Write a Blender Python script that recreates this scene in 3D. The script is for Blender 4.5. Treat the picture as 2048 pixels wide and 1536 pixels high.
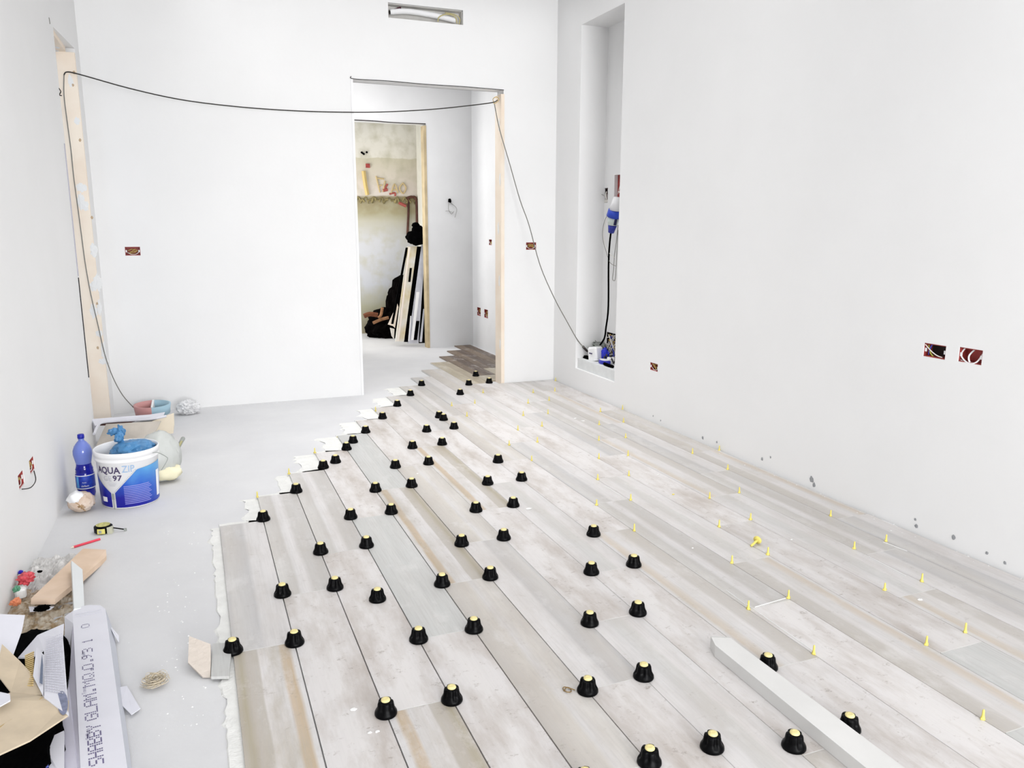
import bpy, math, random, bmesh
from mathutils import Vector, Matrix, noise
random.seed(7)
S = bpy.context.scene
for o in list(bpy.data.objects): bpy.data.objects.remove(o)

# ---------------------------------------------------------------- camera
R_, U_, W_ = Vector((0.92797171,-0.37264418,0.00219524)), Vector((0.07116698,0.18299886,0.98053387)), Vector((0.36579197,0.90975147,-0.19633773))
cam = bpy.data.cameras.new('camera'); camo = bpy.data.objects.new('camera', cam); S.collection.objects.link(camo)
m = Matrix.Identity(4)
for i in range(3): m[i][0], m[i][1], m[i][2] = R_[i], U_[i], -W_[i]
m.translation = Vector((-0.03623,-2.53184,1.3729)); camo.matrix_world = m
cam.sensor_width = 36; cam.lens = 36*1583.06/2048; cam.clip_start = .02
S.camera = camo
# ---------------------------------------------------------------- world, daylight, added fill lights, exposure
wd = bpy.data.worlds.new('sky'); S.world = wd; wd.use_nodes = True
bgn = wd.node_tree.nodes['Background']; bgn.inputs[0].default_value = (.80,.88,1,1); bgn.inputs[1].default_value = 1.2
S.view_settings.view_transform = 'Standard'; S.view_settings.look = 'None'; S.view_settings.gamma = 1; S.view_settings.use_curve_mapping = False
S.view_settings.exposure = 0.06
def area(name, loc, rot, sx, sy, power, col=(1,1,1), spread=180):
    l = bpy.data.lights.new(name,'AREA'); l.shape='RECTANGLE'; l.size=sx; l.size_y=sy; l.energy=power; l.color=col; l.spread=math.radians(spread)
    o = bpy.data.objects.new(name,l); S.collection.objects.link(o); o.location=loc; o.rotation_euler=[math.radians(a) for a in rot]; return o
area('window_daylight',(1.35,-6.95,1.3),(90,0,0),2.7,2.2,313,(1,.998,.995))
area('added_ceiling_fill',(1.45,2.3,3.27),(0,0,0),2.8,3.0,30,(1,.998,.998),95)  # added overhead fill that evens the floor brightness; no fixture is built
area('hall_daylight',(.6,5.75,1.45),(90,0,-90),.4,1.8,7,(.96,.98,1),110)
area('added_hall_fill',(1.4,5.0,3.2),(0,0,0),1.2,1.2,32,(1,.995,.99))  # added fill to brighten the hall, not a lamp of the place
area('added_far_room_fill',(.9,7.0,1.35),(90,0,-90),.8,1.6,30,(1,.99,.97))  # added light for the far room; no window is built there


# ---------------------------------------------------------------- materials
def lin(c, k=1.0):
    r=[]
    for v in c:
        v=v/255; r.append(min(1,(v/12.92 if v<=.04045 else ((v+.055)/1.055)**2.4)*k))
    return (*r,1)
def mat(name, col, rough=.6, metal=0, noise_amt=0, nscale=8, trans=0, bump=0, bscale=60, spec=.5, col2=None, alpha=1, ior=1.45):
    M = bpy.data.materials.new(name); M.use_nodes=True; nt=M.node_tree; b=nt.nodes['Principled BSDF']
    b.inputs['Base Color'].default_value=col; b.inputs['Roughness'].default_value=rough; b.inputs['Metallic'].default_value=metal
    b.inputs['Transmission Weight'].default_value=trans; b.inputs['Specular IOR Level'].default_value=spec; b.inputs['Alpha'].default_value=alpha; b.inputs['IOR'].default_value=ior
    if noise_amt or col2:
        tc=nt.nodes.new('ShaderNodeTexCoord'); n=nt.nodes.new('ShaderNodeTexNoise'); n.inputs['Scale'].default_value=nscale; n.inputs['Detail'].default_value=6
        nt.links.new(tc.outputs['Object'],n.inputs['Vector'])
        r=nt.nodes.new('ShaderNodeValToRGB'); r.color_ramp.elements[0].position=.35; r.color_ramp.elements[1].position=.65
        c2 = col2 or (*[v*(1-noise_amt) for v in col[:3]],1)
        r.color_ramp.elements[0].color=c2; r.color_ramp.elements[1].color=col
        nt.links.new(n.outputs['Fac'],r.inputs['Fac']); nt.links.new(r.outputs['Color'],b.inputs['Base Color'])
    if bump:
        tc=nt.nodes.new('ShaderNodeTexCoord'); n=nt.nodes.new('ShaderNodeTexNoise'); n.inputs['Scale'].default_value=bscale; n.inputs['Detail'].default_value=4
        nt.links.new(tc.outputs['Object'],n.inputs['Vector']); bp=nt.nodes.new('ShaderNodeBump'); bp.inputs['Strength'].default_value=bump; bp.inputs['Distance'].default_value=.01
        nt.links.new(n.outputs['Fac'],bp.inputs['Height']); nt.links.new(bp.outputs['Normal'],b.inputs['Normal'])
    return M
WALLC = lin((240,240,240))
M_wall = mat('plaster_white', (.84,.84,.84,1), .9, noise_amt=.02, nscale=2, bump=.12, bscale=14, spec=.2)
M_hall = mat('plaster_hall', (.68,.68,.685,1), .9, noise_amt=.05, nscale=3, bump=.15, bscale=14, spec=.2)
M_ceil = mat('plaster_ceiling', (.84,.84,.84,1), .9)
M_grout = mat('mortar_light', lin((214,213,210)), .9, noise_amt=.1, nscale=30, bump=.3)
M_mortar = mat('mortar_bed', lin((229,229,226)), .95, noise_amt=.08, nscale=20, bump=.4, bscale=70)
M_wood = mat('raw_pine', lin((236,220,202)), .75, col2=lin((242,230,214)), nscale=5)
M_dust = mat('plaster_dust', lin((232,232,231)), .95)
M_black = mat('black_plastic', (.0012,.0012,.0016,1), .35, spec=.09)
M_blackmatte = mat('black_matte', (.001,.001,.0012,1), .85, spec=.02)
M_yel = mat('cream_yellow_plastic', lin((226,212,150)), .35)
M_pin = mat('yellow_plastic', lin((226,210,110)), .4)
M_pinpale = mat('pale_yellow_plastic', lin((232,220,130)), .4)
M_red = mat('red_backbox', lin((165,62,58)), .5, noise_amt=.3, nscale=30)
M_dark = mat('dark_cavity', (.012,.006,.006,1), .8)
M_white = mat('white_plastic', (.85,.85,.86,1), .35)
M_card_w = mat('white_carton', lin((218,218,226)), .7, noise_amt=.04, nscale=10)
M_card_in = mat('kraft_inside', lin((216,202,180)), .85, noise_amt=.12, nscale=9)
M_kraft = mat('kraft_board', lin((206,190,166)), .85, noise_amt=.15, nscale=14)
M_ink = mat('grey_ink', lin((105,98,135)), .8)
M_inkd = mat('dark_ink', lin((70,60,95)), .8)
M_copper = mat('tan_wire', lin((190,160,90)), .5)
M_blue = mat('blue_plastic', lin((35,70,190)), .35)
M_bluebag = mat('blue_bag', lin((85,150,205)), .4, noise_amt=.35, nscale=9, trans=.15)
M_grey = mat('grey_plastic', lin((150,155,150)), .5)
M_cable = mat('cable_dark', (.02,.018,.015,1), .5)
M_cableg = mat('cable_grey', lin((120,118,112)), .5)
M_wirew = mat('white_wire', lin((225,222,215)), .5)
M_yelwire = mat('green_yellow_wire', lin((190,190,80)), .5)
M_bluewire = mat('blue_wire', lin((60,70,170)), .5)
M_cream = mat('cream_board', lin((238,226,205)), .7, noise_amt=.08, nscale=8)

def concrete():
    M=bpy.data.materials.new('screed'); M.use_nodes=True; nt=M.node_tree; b=nt.nodes['Principled BSDF']; b.inputs['Roughness'].default_value=.85; b.inputs['Specular IOR Level'].default_value=.3
    tc=nt.nodes.new('ShaderNodeTexCoord')
    def N(s,d=6,ro=.6):
        n=nt.nodes.new('ShaderNodeTexNoise'); n.inputs['Scale'].default_value=s; n.inputs['Detail'].default_value=d; n.inputs['Roughness'].default_value=ro; nt.links.new(tc.outputs['Object'],n.inputs['Vector']); return n
    r=nt.nodes.new('ShaderNodeValToRGB'); r.color_ramp.elements[0].position=.3; r.color_ramp.elements[1].position=.7
    r.color_ramp.elements[0].color=lin((204,204,206)); r.color_ramp.elements[1].color=lin((215,215,216))
    nt.links.new(N(1.6).outputs['Fac'],r.inputs['Fac'])
    n2=N(26,5); r2=nt.nodes.new('ShaderNodeValToRGB'); r2.color_ramp.elements[0].position=.70; r2.color_ramp.elements[0].color=(0,0,0,1); r2.color_ramp.elements[1].position=.76; r2.color_ramp.elements[1].color=(.6,.6,.6,1)
    nt.links.new(n2.outputs['Fac'],r2.inputs['Fac'])
    mx=nt.nodes.new('ShaderNodeMix'); mx.data_type='RGBA'; nt.links.new(r2.outputs['Color'],mx.inputs[0]); nt.links.new(r.outputs['Color'],mx.inputs[6]); mx.inputs[7].default_value=lin((240,240,240))
    nt.links.new(mx.outputs[2],b.inputs['Base Color'])
    bp=nt.nodes.new('ShaderNodeBump'); bp.inputs['Strength'].default_value=.25; bp.inputs['Distance'].default_value=.004; nt.links.new(N(60).outputs['Fac'],bp.inputs['Height']); nt.links.new(bp.outputs['Normal'],b.inputs['Normal'])
    return M
M_screed=concrete()

TK=.93
def tile_mat(name, stops, stain=.35, stainc=(178,168,158), speck=None, streak=.5):
    """printed plank porcelain: stripes across the width (object X), streaks along the length (object Y)"""
    M=bpy.data.materials.new(name); M.use_nodes=True; nt=M.node_tree; L=nt.links; b=nt.nodes['Principled BSDF']; b.inputs['Roughness'].default_value=.42; b.inputs['Specular IOR Level'].default_value=.4
    tc=nt.nodes.new('ShaderNodeTexCoord'); oi=nt.nodes.new('ShaderNodeObjectInfo'); sep=nt.nodes.new('ShaderNodeSeparateXYZ'); L.new(tc.outputs['Object'],sep.inputs[0])
    mul=nt.nodes.new('ShaderNodeVectorMath'); mul.operation='SCALE'; mul.inputs[0].default_value=(17,31,5); L.new(oi.outputs['Random'],mul.inputs['Scale'])
    add=nt.nodes.new('ShaderNodeVectorMath'); L.new(tc.outputs['Object'],add.inputs[0]); L.new(mul.outputs[0],add.inputs[1])
    def N(scale,sx,sy,d=5,ro=.6):
        mp=nt.nodes.new('ShaderNodeMapping'); mp.inputs['Scale'].default_value=(sx,sy,1); L.new(add.outputs[0],mp.inputs['Vector'])
        n=nt.nodes.new('ShaderNodeTexNoise'); n.inputs['Scale'].default_value=scale; n.inputs['Detail'].default_value=d; n.inputs['Roughness'].default_value=ro; L.new(mp.outputs[0],n.inputs['Vector']); return n.outputs['Fac']
    def MA(op,a,bb,c=None):
        n=nt.nodes.new('ShaderNodeMath'); n.operation=op
        for i,v in enumerate((a,bb,c)):
            if v is None: continue
            if isinstance(v,(int,float)): n.inputs[i].default_value=v
            else: L.new(v,n.inputs[i])
        return n.outputs[0]
    u=MA('DIVIDE',sep.outputs[0],.194)
    u=MA('ADD',u,MA('MULTIPLY',MA('SUBTRACT',N(3,1,.7,3),.5),.10))
    ramp=nt.nodes.new('ShaderNodeValToRGB'); L.new(u,ramp.inputs['Fac']); el=ramp.color_ramp.elements
    while len(el)>1: el.remove(el[-1])
    el[0].position=stops[0][0]; el[0].color=lin(stops[0][1],TK)
    for p,c in stops[1:]:
        e=el.new(p); e.color=lin(c,TK)
    def mix(fac,a,col,mode='MIX'):
        mx=nt.nodes.new('ShaderNodeMix'); mx.data_type='RGBA'; mx.blend_type=mode; L.new(fac,mx.inputs[0]); L.new(a,mx.inputs[6])
        if isinstance(col,tuple): mx.inputs[7].default_value=col
        else: L.new(col,mx.inputs[7])
        return mx.outputs[2]
    def MR(v,a,bb,c,d):
        n=nt.nodes.new('ShaderNodeMapRange'); L.new(v,n.inputs[0])
        for i,x in enumerate((a,bb,c,d)): n.inputs[i+1].default_value=x
        return n.outputs[0]
    c=ramp.outputs['Color']
    # broad blotches, long grain, short cross stains
    c=mix(MR(N(7,1.3,.35,6,.65),.42,.68,0,min(1,stain*1.25)),c,lin(stainc,TK))
    c=mix(MR(N(60,2.2,.09,3,.6),.45,.7,0,streak*.5),c,lin((178,175,173),TK))
    c=mix(MR(N(9,1,.5,5,.7),.55,.75,0,.55),c,lin((223,220,219),TK))
    c=mix(MR(N(22,1,1.3,9,.8),.575,.70,0,min(1,stain*1.3)),c,lin((146,134,124),TK))
    if speck: c=mix(MR(N(30,1.2,.7,7,.8),.52,.66,0,.75),c,lin(speck)) if speck[0]<0 else c
    hv=nt.nodes.new('ShaderNodeHueSaturation'); hv.inputs['Saturation'].default_value=.9; L.new(c,hv.inputs['Color']); L.new(MR(oi.outputs['Random'],0,1,.96,1.03),hv.inputs['Value'])
    L.new(hv.outputs[0],b.inputs['Base Color'])
    bp=nt.nodes.new('ShaderNodeBump'); bp.inputs['Strength'].default_value=.15; bp.inputs['Distance'].default_value=.002; L.new(N(50,2,.12,3),bp.inputs['Height']); L.new(bp.outputs['Normal'],b.inputs['Normal'])
    return M
LT=(217,213,212); LG=(211,208,207); GR=(190,188,188); GB=(190,184,178); TAN=(206,196,186)
GB2=(186,178,168); OL2=(172,162,138); TAN2=(198,178,154)
def rev(st): return [(1-p,c) for p,c in reversed(st)]
PA=[(0,GR),(.10,(203,200,197)),(.48,GR),(.56,LG),(1,LT)]
PB=[(0,GB),(.32,(196,191,186)),(.40,LT),(.66,LG),(.76,TAN),(.88,(202,188,172)),(.95,LG),(1,LG)]
Pb=[(0,GB2),(.10,OL2),(.2,GB2),(.36,(190,184,176)),(.39,LT),(.70,LG),(.75,TAN2),(.87,(190,168,138)),(.93,LG),(1,LG)]
PC=[(0,(208,205,201)),(.3,(194,190,186)),(.36,LG),(.5,LT),(.62,(193,189,185)),(1,(197,194,191))]
PD=[(0,LT),(.5,(220,216,214)),(1,LT)]
PF=[(0,(193,194,192)),(.5,(202,202,200)),(.55,(196,197,195)),(1,(201,201,199))]
PG=[(0,GB),(.45,(204,198,190)),(.55,LG),(.75,(210,205,199)),(1,(201,196,190))]
PH=[(0,LT),(.26,LG),(.35,(203,201,199)),(.6,(206,204,201)),(.68,LT),(1,LG)]
PK=[(0,(186,174,150)),(.5,(196,184,160)),(.55,(172,158,134)),(1,(182,168,144))]  # tile colours with the hall's shade painted in, paler set
Pk=[(0,(110,88,62)),(.4,(128,104,74)),(.55,(82,60,42)),(1,(96,72,50))]  # same painted hall shade, deep brown set
TM={'A':tile_mat('tile_print_split',PA,.3),'a':tile_mat('tile_print_split_turned',rev(PA),.3),
    'B':tile_mat('tile_print_banded',PB,.35,(184,176,164)),'E':tile_mat('tile_print_banded_turned',rev(PB),.35,(184,176,164)),
    'b':tile_mat('tile_print_banded_strong',Pb,.45,(166,154,130)),'e':tile_mat('tile_print_banded_strong_turned',rev(Pb),.45,(170,158,138)),
    'C':tile_mat('tile_print_lined',PC,.35),'D':tile_mat('tile_print_white',PD,.75,(184,174,166),streak=.2),
    'F':tile_mat('tile_print_grey',PF,.12,streak=1.0),'G':tile_mat('tile_print_beige',PG,.4),'H':tile_mat('tile_print_centre',PH,.3),
    'K':tile_mat('tile_hall_shade_olive',PK,.5,(150,136,106)),'k':tile_mat('tile_hall_shade_brown',Pk,.6,(84,62,44))}

# ---------------------------------------------------------------- helpers
def link(o, parent=None):
    S.collection.objects.link(o)
    if parent: o.parent=parent
    return o
def obj(name, vf, material, parent=None, smooth=False, origin=None):
    """vf = (verts, faces); origin in world space (or parent space)"""
    v,f=vf
    me=bpy.data.meshes.new(name)
    if origin is not None: v=[(a[0]-origin[0],a[1]-origin[1],a[2]-origin[2]) for a in v]
    me.from_pydata([tuple(a) for a in v],[],f); me.update()
    if isinstance(material,list):
        for mm in material: me.materials.append(mm)
    else: me.materials.append(material)
    if smooth:
        for p in me.polygons: p.use_smooth=True
    o=bpy.data.objects.new(name,me)
    if origin is not None: o.location=origin
    return link(o,parent)
def tag(o,label=None,cat=None,group=None,kind=None):
    if label: o['label']=label
    if cat: o['category']=cat
    if group: o['group']=group
    if kind: o['kind']=kind
    return o
def thing(name,label,cat,loc=(0,0,0),group=None,rotz=0):
    o=bpy.data.objects.new(name,None); o.location=loc; o.rotation_euler=(0,0,rotz); o.empty_display_size=.05; link(o); return tag(o,label,cat,group)
def join(*a):
    V=[];F=[]
    for v,f in a:
        n=len(V); V+=list(v); F+=[tuple(i+n for i in q) for q in f]
    return V,F
def box(x0,x1,y0,y1,z0,z1):
    return [(x0,y0,z0),(x1,y0,z0),(x1,y1,z0),(x0,y1,z0),(x0,y0,z1),(x1,y0,z1),(x1,y1,z1),(x0,y1,z1)],[(0,3,2,1),(4,5,6,7),(0,1,5,4),(1,2,6,5),(2,3,7,6),(3,0,4,7)]
def bbox(x0,x1,y0,y1,z0,z1,b=.004):
    """box with chamfered top and vertical edges"""
    def ring(i,z): return [(x0+i,y0,z),(x1-i,y0,z),(x1,y0+i,z),(x1,y1-i,z),(x1-i,y1,z),(x0+i,y1,z),(x0,y1-i,z),(x0,y0+i,z)]
    V=ring(b,z0)+ring(b,z1-b)
    V+=[(min(max(x,x0+b),x1-b),min(max(y,y0+b),y1-b),z1) for x,y,z in ring(b,z1)]
    F=[tuple(range(7,-1,-1)),tuple(range(16,24))]
    for k in (0,8):
        for i in range(8): j=(i+1)%8; F.append((k+i,k+j,k+8+j,k+8+i))
    return V,F
def xf(vf,M):
    return [tuple(M@Vector(a)) for a in vf[0]],vf[1]
def slab(poly,t,down=True):
    """poly: list of 3D points (upper face), extruded by thickness t downwards along its normal"""
    P=[Vector(p) for p in poly]; n=Vector((0,0,0)); c=sum(P,Vector())/len(P)
    for i in range(len(P)): n+=(P[i]-c).cross(P[(i+1)%len(P)]-c)
    n.normalize()
    if n.z<0 or (abs(n.z)<1e-4 and n.y>0): n=-n
    Q=[p-n*t for p in P]; k=len(P)
    return [tuple(p) for p in P+Q],[tuple(range(k)),tuple(range(2*k-1,k-1,-1))]+[(i,i+k,(i+1)%k+k,(i+1)%k) for i in range(k)]
def smoothpts(P,n=6):
    P=[Vector(p) for p in P]; out=[]
    if len(P)<3: return P
    for i in range(len(P)-1):
        a=P[max(i-1,0)];b=P[i];c=P[i+1];d=P[min(i+2,len(P)-1)]
        for k in range(n):
            t=k/n; out.append(.5*((2*b)+(c-a)*t+(2*a-5*b+4*c-d)*t*t+(3*b-a-3*c+d)*t**3))
    out.append(P[-1]); return out
def tube(P,r,seg=8,n=6,sm=True,r2=None):
    P=smoothpts(P,n) if sm else [Vector(p) for p in P]
    V=[];F=[];up=Vector((.13,.27,.95)).normalized()
    prev=None
    for i,p in enumerate(P):
        d=(P[min(i+1,len(P)-1)]-P[max(i-1,0)])
        if d.length<1e-9: d=Vector((0,0,1))
        d.normalize()
        a=(prev-d*prev.dot(d)) if prev else d.cross(up if abs(d.dot(up))<.95 else Vector((1,0,0)))
        a.normalize(); prev=a; b=d.cross(a)
        rr=r if r2 is None else r+(r2-r)*i/(len(P)-1)
        for k in range(seg):
            t=2*math.pi*k/seg; V.append(p+(a*math.cos(t)+b*math.sin(t))*rr)
    for i in range(len(P)-1):
        for k in range(seg): j=(k+1)%seg; F.append((i*seg+k,i*seg+j,(i+1)*seg+j,(i+1)*seg+k))
    F.append(tuple(range(seg-1,-1,-1))); F.append(tuple(range(len(V)-seg,len(V))))
    return V,F
def lathe(prof,seg=32,mod=None,cap=True):
    V=[];F=[]
    for i,(r,z) in enumerate(prof):
        for k in range(seg):
            t=2*math.pi*k/seg; rr=r*(mod(t,i) if mod else 1); V.append((rr*math.cos(t),rr*math.sin(t),z))
    for i in range(len(prof)-1):
        for k in range(seg): j=(k+1)%seg; F.append((i*seg+k,i*seg+j,(i+1)*seg+j,(i+1)*seg+k))
    if cap:
        F.append(tuple(range(seg-1,-1,-1))); F.append(tuple(range(len(V)-seg,len(V))))
    return V,F
def blob(c,rx,ry,rz,amp=.25,fs=3,sub=3,seed=0,zmin=None,crease=False):
    bm=bmesh.new(); bmesh.ops.create_icosphere(bm,subdivisions=sub,radius=1); V=[]
    for v in bm.verts:
        p=v.co.copy(); n=noise.fractal(p*fs+Vector((seed*3.1,seed,0)),.8,2.1,4)
        if crease: n=-abs(n)
        p*=1+amp*n; q=[c[0]+p.x*rx,c[1]+p.y*ry,c[2]+p.z*rz]
        if zmin is not None: q[2]=max(q[2],zmin)
        V.append(tuple(q))
    F=[tuple(v.index for v in f.verts) for f in bm.faces]; bm.free(); return V,F
def holewall(origin,u,w,U,Wd,holes,depth,n):
    """wall face from origin spanning U along u, Wd along w, real rectangular holes (u0,u1,w0,w1[,depth]) with reveals going along n"""
    u=Vector(u);w=Vector(w);n=Vector(n);o=Vector(origin)
    us=sorted({0,U,*[h[0] for h in holes],*[h[1] for h in holes]}); ws=sorted({0,Wd,*[h[2] for h in holes],*[h[3] for h in holes]})
    us=[a for a in us if 0<=a<=U]; ws=[a for a in ws if 0<=a<=Wd]
    V=[];F=[]
    def quad(*p):
        k=len(V); V.extend(tuple(q) for q in p); F.append((k,k+1,k+2,k+3))
    for i in range(len(us)-1):
        for j in range(len(ws)-1):
            cu=(us[i]+us[i+1])/2; cw=(ws[j]+ws[j+1])/2
            if any(h[0]<cu<h[1] and h[2]<cw<h[3] for h in holes): continue
            quad(o+u*us[i]+w*ws[j],o+u*us[i+1]+w*ws[j],o+u*us[i+1]+w*ws[j+1],o+u*us[i]+w*ws[j+1])
    for h in holes:
        d=n*(h[4] if len(h)>4 else depth); a,b,c,e=h[:4]
        A=o+u*a+w*c;B=o+u*b+w*c;Cc=o+u*b+w*e;D=o+u*a+w*e
        for p,q in (((A,B),) if c>0 else ())+((B,Cc),(Cc,D),(D,A)): quad(p,q,q+d,p+d)
        if len(h)>5 and h[5]: quad(A+d,B+d,Cc+d,D+d)
    return V,F
def bil(a,b,c,d,u,v):
    a,b,c,d=map(Vector,(a,b,c,d)); return tuple((a*(1-u)+b*u)*(1-v)+(d*(1-u)+c*u)*v)
def textmesh(name,s,size,material,parent,mapf,extr=0,bold=False,fitf=None):
    cu=bpy.data.curves.new(name,'FONT'); cu.body=s; cu.size=size; cu.resolution_u=2
    if bold: cu.offset=size*.02
    t=bpy.data.objects.new(name,cu); S.collection.objects.link(t)
    me=bpy.data.meshes.new_from_object(t.evaluated_get(bpy.context.evaluated_depsgraph_get()))
    bpy.data.objects.remove(t)
    bm=bmesh.new(); bm.from_mesh(me); bmesh.ops.triangulate(bm,faces=bm.faces); bm.to_mesh(me); bm.free()
    if fitf: mapf=fitf(me)
    V=[mapf(v.co.x,v.co.y) for v in me.vertices]; F=[tuple(p.vertices) for p in me.polygons]
    return obj(name,(V,F),material,parent)

FZ=-.012   # screed level; tile faces are at z = 0
XL=lambda y: -.69-.02*(3.1-y) if y<=3.1 else -.69
YR=-7.0
XR=2.955; YB=3.9; ZC=3.3
# ---------------------------------------------------------------- setting
fl=tag(obj('floor',box(-1.6,3.4,YR,8,FZ-.2,FZ),M_screed),kind='structure')
tag(obj('ceiling',box(-1.2,XR+.3,YR,YB,ZC,ZC+.1),M_ceil),kind='structure')
# back wall with doorway, two sockets and the vent slot
bw=[(1.22+1,2.47+1,0,2.475-FZ,.14),(-.471+1,-.371+1,1.153-FZ,1.215-FZ,.05),(2.679+1,2.774+1,1.166-FZ,1.229-FZ,.05),(1.514+1,2.122+1,2.945-FZ,3.055-FZ,.10)]
tag(obj('wall_back',holewall((-1,YB,FZ),(1,0,0),(0,0,1),XR+1.3,ZC-FZ,bw,.14,(0,1,0)),M_wall),kind='structure')
# right wall with niche and three sockets; u runs along Y from -4.4
Y0=YR
NI=(2.775,3.455,.178,2.925)
rw=[(NI[0]-Y0,NI[1]-Y0,NI[2]-FZ,NI[3]-FZ,.24),(2.165-Y0,2.268-Y0,.365-FZ,.42-FZ,.05),(-.1-Y0,.012-Y0,.808-FZ,.868-FZ,.05),(-.272-Y0,-.163-Y0,.812-FZ,.874-FZ,.05)]
wr=tag(obj('wall_right',holewall((XR,Y0,FZ),(0,1,0),(0,0,1),YB-Y0,ZC-FZ,rw,.24,(1,0,0)),M_wall),kind='structure')
# niche back, with its own holes
nb=[(.005,.065,1.60-NI[2],1.80-NI[2],.05),(.17,.205,.0,.0001,.01)]
XN=XR+.24
nbh=[(.36,.515,1.595-NI[2],1.775-NI[2],.05),(.622,.678,1.56-NI[2],1.68-NI[2],.05),(.33,.578,.262-NI[2],.492-NI[2],.10)]
obj('niche_back',holewall((XN,NI[0],NI[2]),(0,1,0),(0,0,1),NI[1]-NI[0],NI[3]-NI[2],nbh,.05,(1,0,0)),M_wall,wr)
obj('niche_sill',box(XR+.02,XN+.1,NI[0],NI[1],NI[2]-.002,.262),mat('niche_sill',lin((222,224,224)),.9,noise_amt=.06,nscale=20),wr)
# left wall: slightly out of square, ends at the side doorway
def leftwall(y0,y1,z0,z1,holes,nm):
    a=Vector((XL(y0),y0,z0)); b=Vector((XL(y1),y1,z0)); u=(b-a).normalized()
    return a,u,(b-a).length
YO=3.10
a,u,Ln=leftwall(YR,YO,FZ,ZC,None,'')
def lu(y): return (Vector((XL(y),y,0))-Vector((a.x,a.y,0))).length
lh=[(lu(.985),lu(1.085),.335-FZ,.395-FZ,.045),(lu(1.20),lu(1.30),.335-FZ,.395-FZ,.045)]
wl=tag(obj('wall_left',holewall(a,u,(0,0,1),Ln,ZC-FZ,lh,.045,(-1,0,0)),M_wall),kind='structure')
obj('wall_end',box(-.83,-.6902,YO-.002,YO+.002,FZ,ZC),M_wall,wl)
def prism(pts,z0,z1):
    k=len(pts); return [(x,y,z0) for x,y in pts]+[(x,y,z1) for x,y in pts],[tuple(range(k-1,-1,-1)),tuple(range(k,2*k))]+[(i,(i+1)%k,(i+1)%k+k,i+k) for i in range(k)]
obj('wall_over_opening',join(prism([(-.83,YO),(-.69,YO),(-.648,3.72),(-.83,3.72)],2.515,ZC),prism([(-.83,3.72),(-.648,3.72),(-.642,YB),(-.83,YB)],FZ,ZC)),M_wall,wl)
# side room glimpsed through the left opening
obj('side_room_wall',join(box(-1.6,-1.55,2.2,4.4,FZ,2.7),box(-1.6,XL(YO)-.12,4.0,4.05,FZ,2.7)),M_wall,wl)
# rear wall with the balcony window the daylight comes through
tag(obj('wall_rear',holewall((-.95,YR,FZ),(1,0,0),(0,0,1),4.3,ZC-FZ,[(.9,3.7,.1,2.95,.2)],.2,(0,-1,0)),M_wall),kind='structure')
# hall and far room
YH=6.2; ZH=3.25
hw=[(.9,2.455-.5+.0,0,2.455-FZ,.12)]
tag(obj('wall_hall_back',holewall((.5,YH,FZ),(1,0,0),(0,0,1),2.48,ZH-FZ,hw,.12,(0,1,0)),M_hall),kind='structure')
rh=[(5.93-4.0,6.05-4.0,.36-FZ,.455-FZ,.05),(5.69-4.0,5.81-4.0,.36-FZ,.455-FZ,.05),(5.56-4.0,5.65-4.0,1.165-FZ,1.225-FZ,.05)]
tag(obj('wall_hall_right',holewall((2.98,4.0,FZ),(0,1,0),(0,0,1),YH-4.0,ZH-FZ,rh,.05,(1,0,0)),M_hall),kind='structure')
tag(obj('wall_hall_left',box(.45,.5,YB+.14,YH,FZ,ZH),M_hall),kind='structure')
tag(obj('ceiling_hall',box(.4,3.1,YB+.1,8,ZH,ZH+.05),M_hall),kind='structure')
obj('hall_front_face',join(box(.45,1.22,YB+.13,YB+.14,FZ,ZH),box(2.47,3.0,YB+.13,YB+.14,FZ,ZH),box(1.22,2.47,YB+.13,YB+.14,2.475,ZH)),M_hall,bpy.data.objects['wall_back'])
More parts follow.
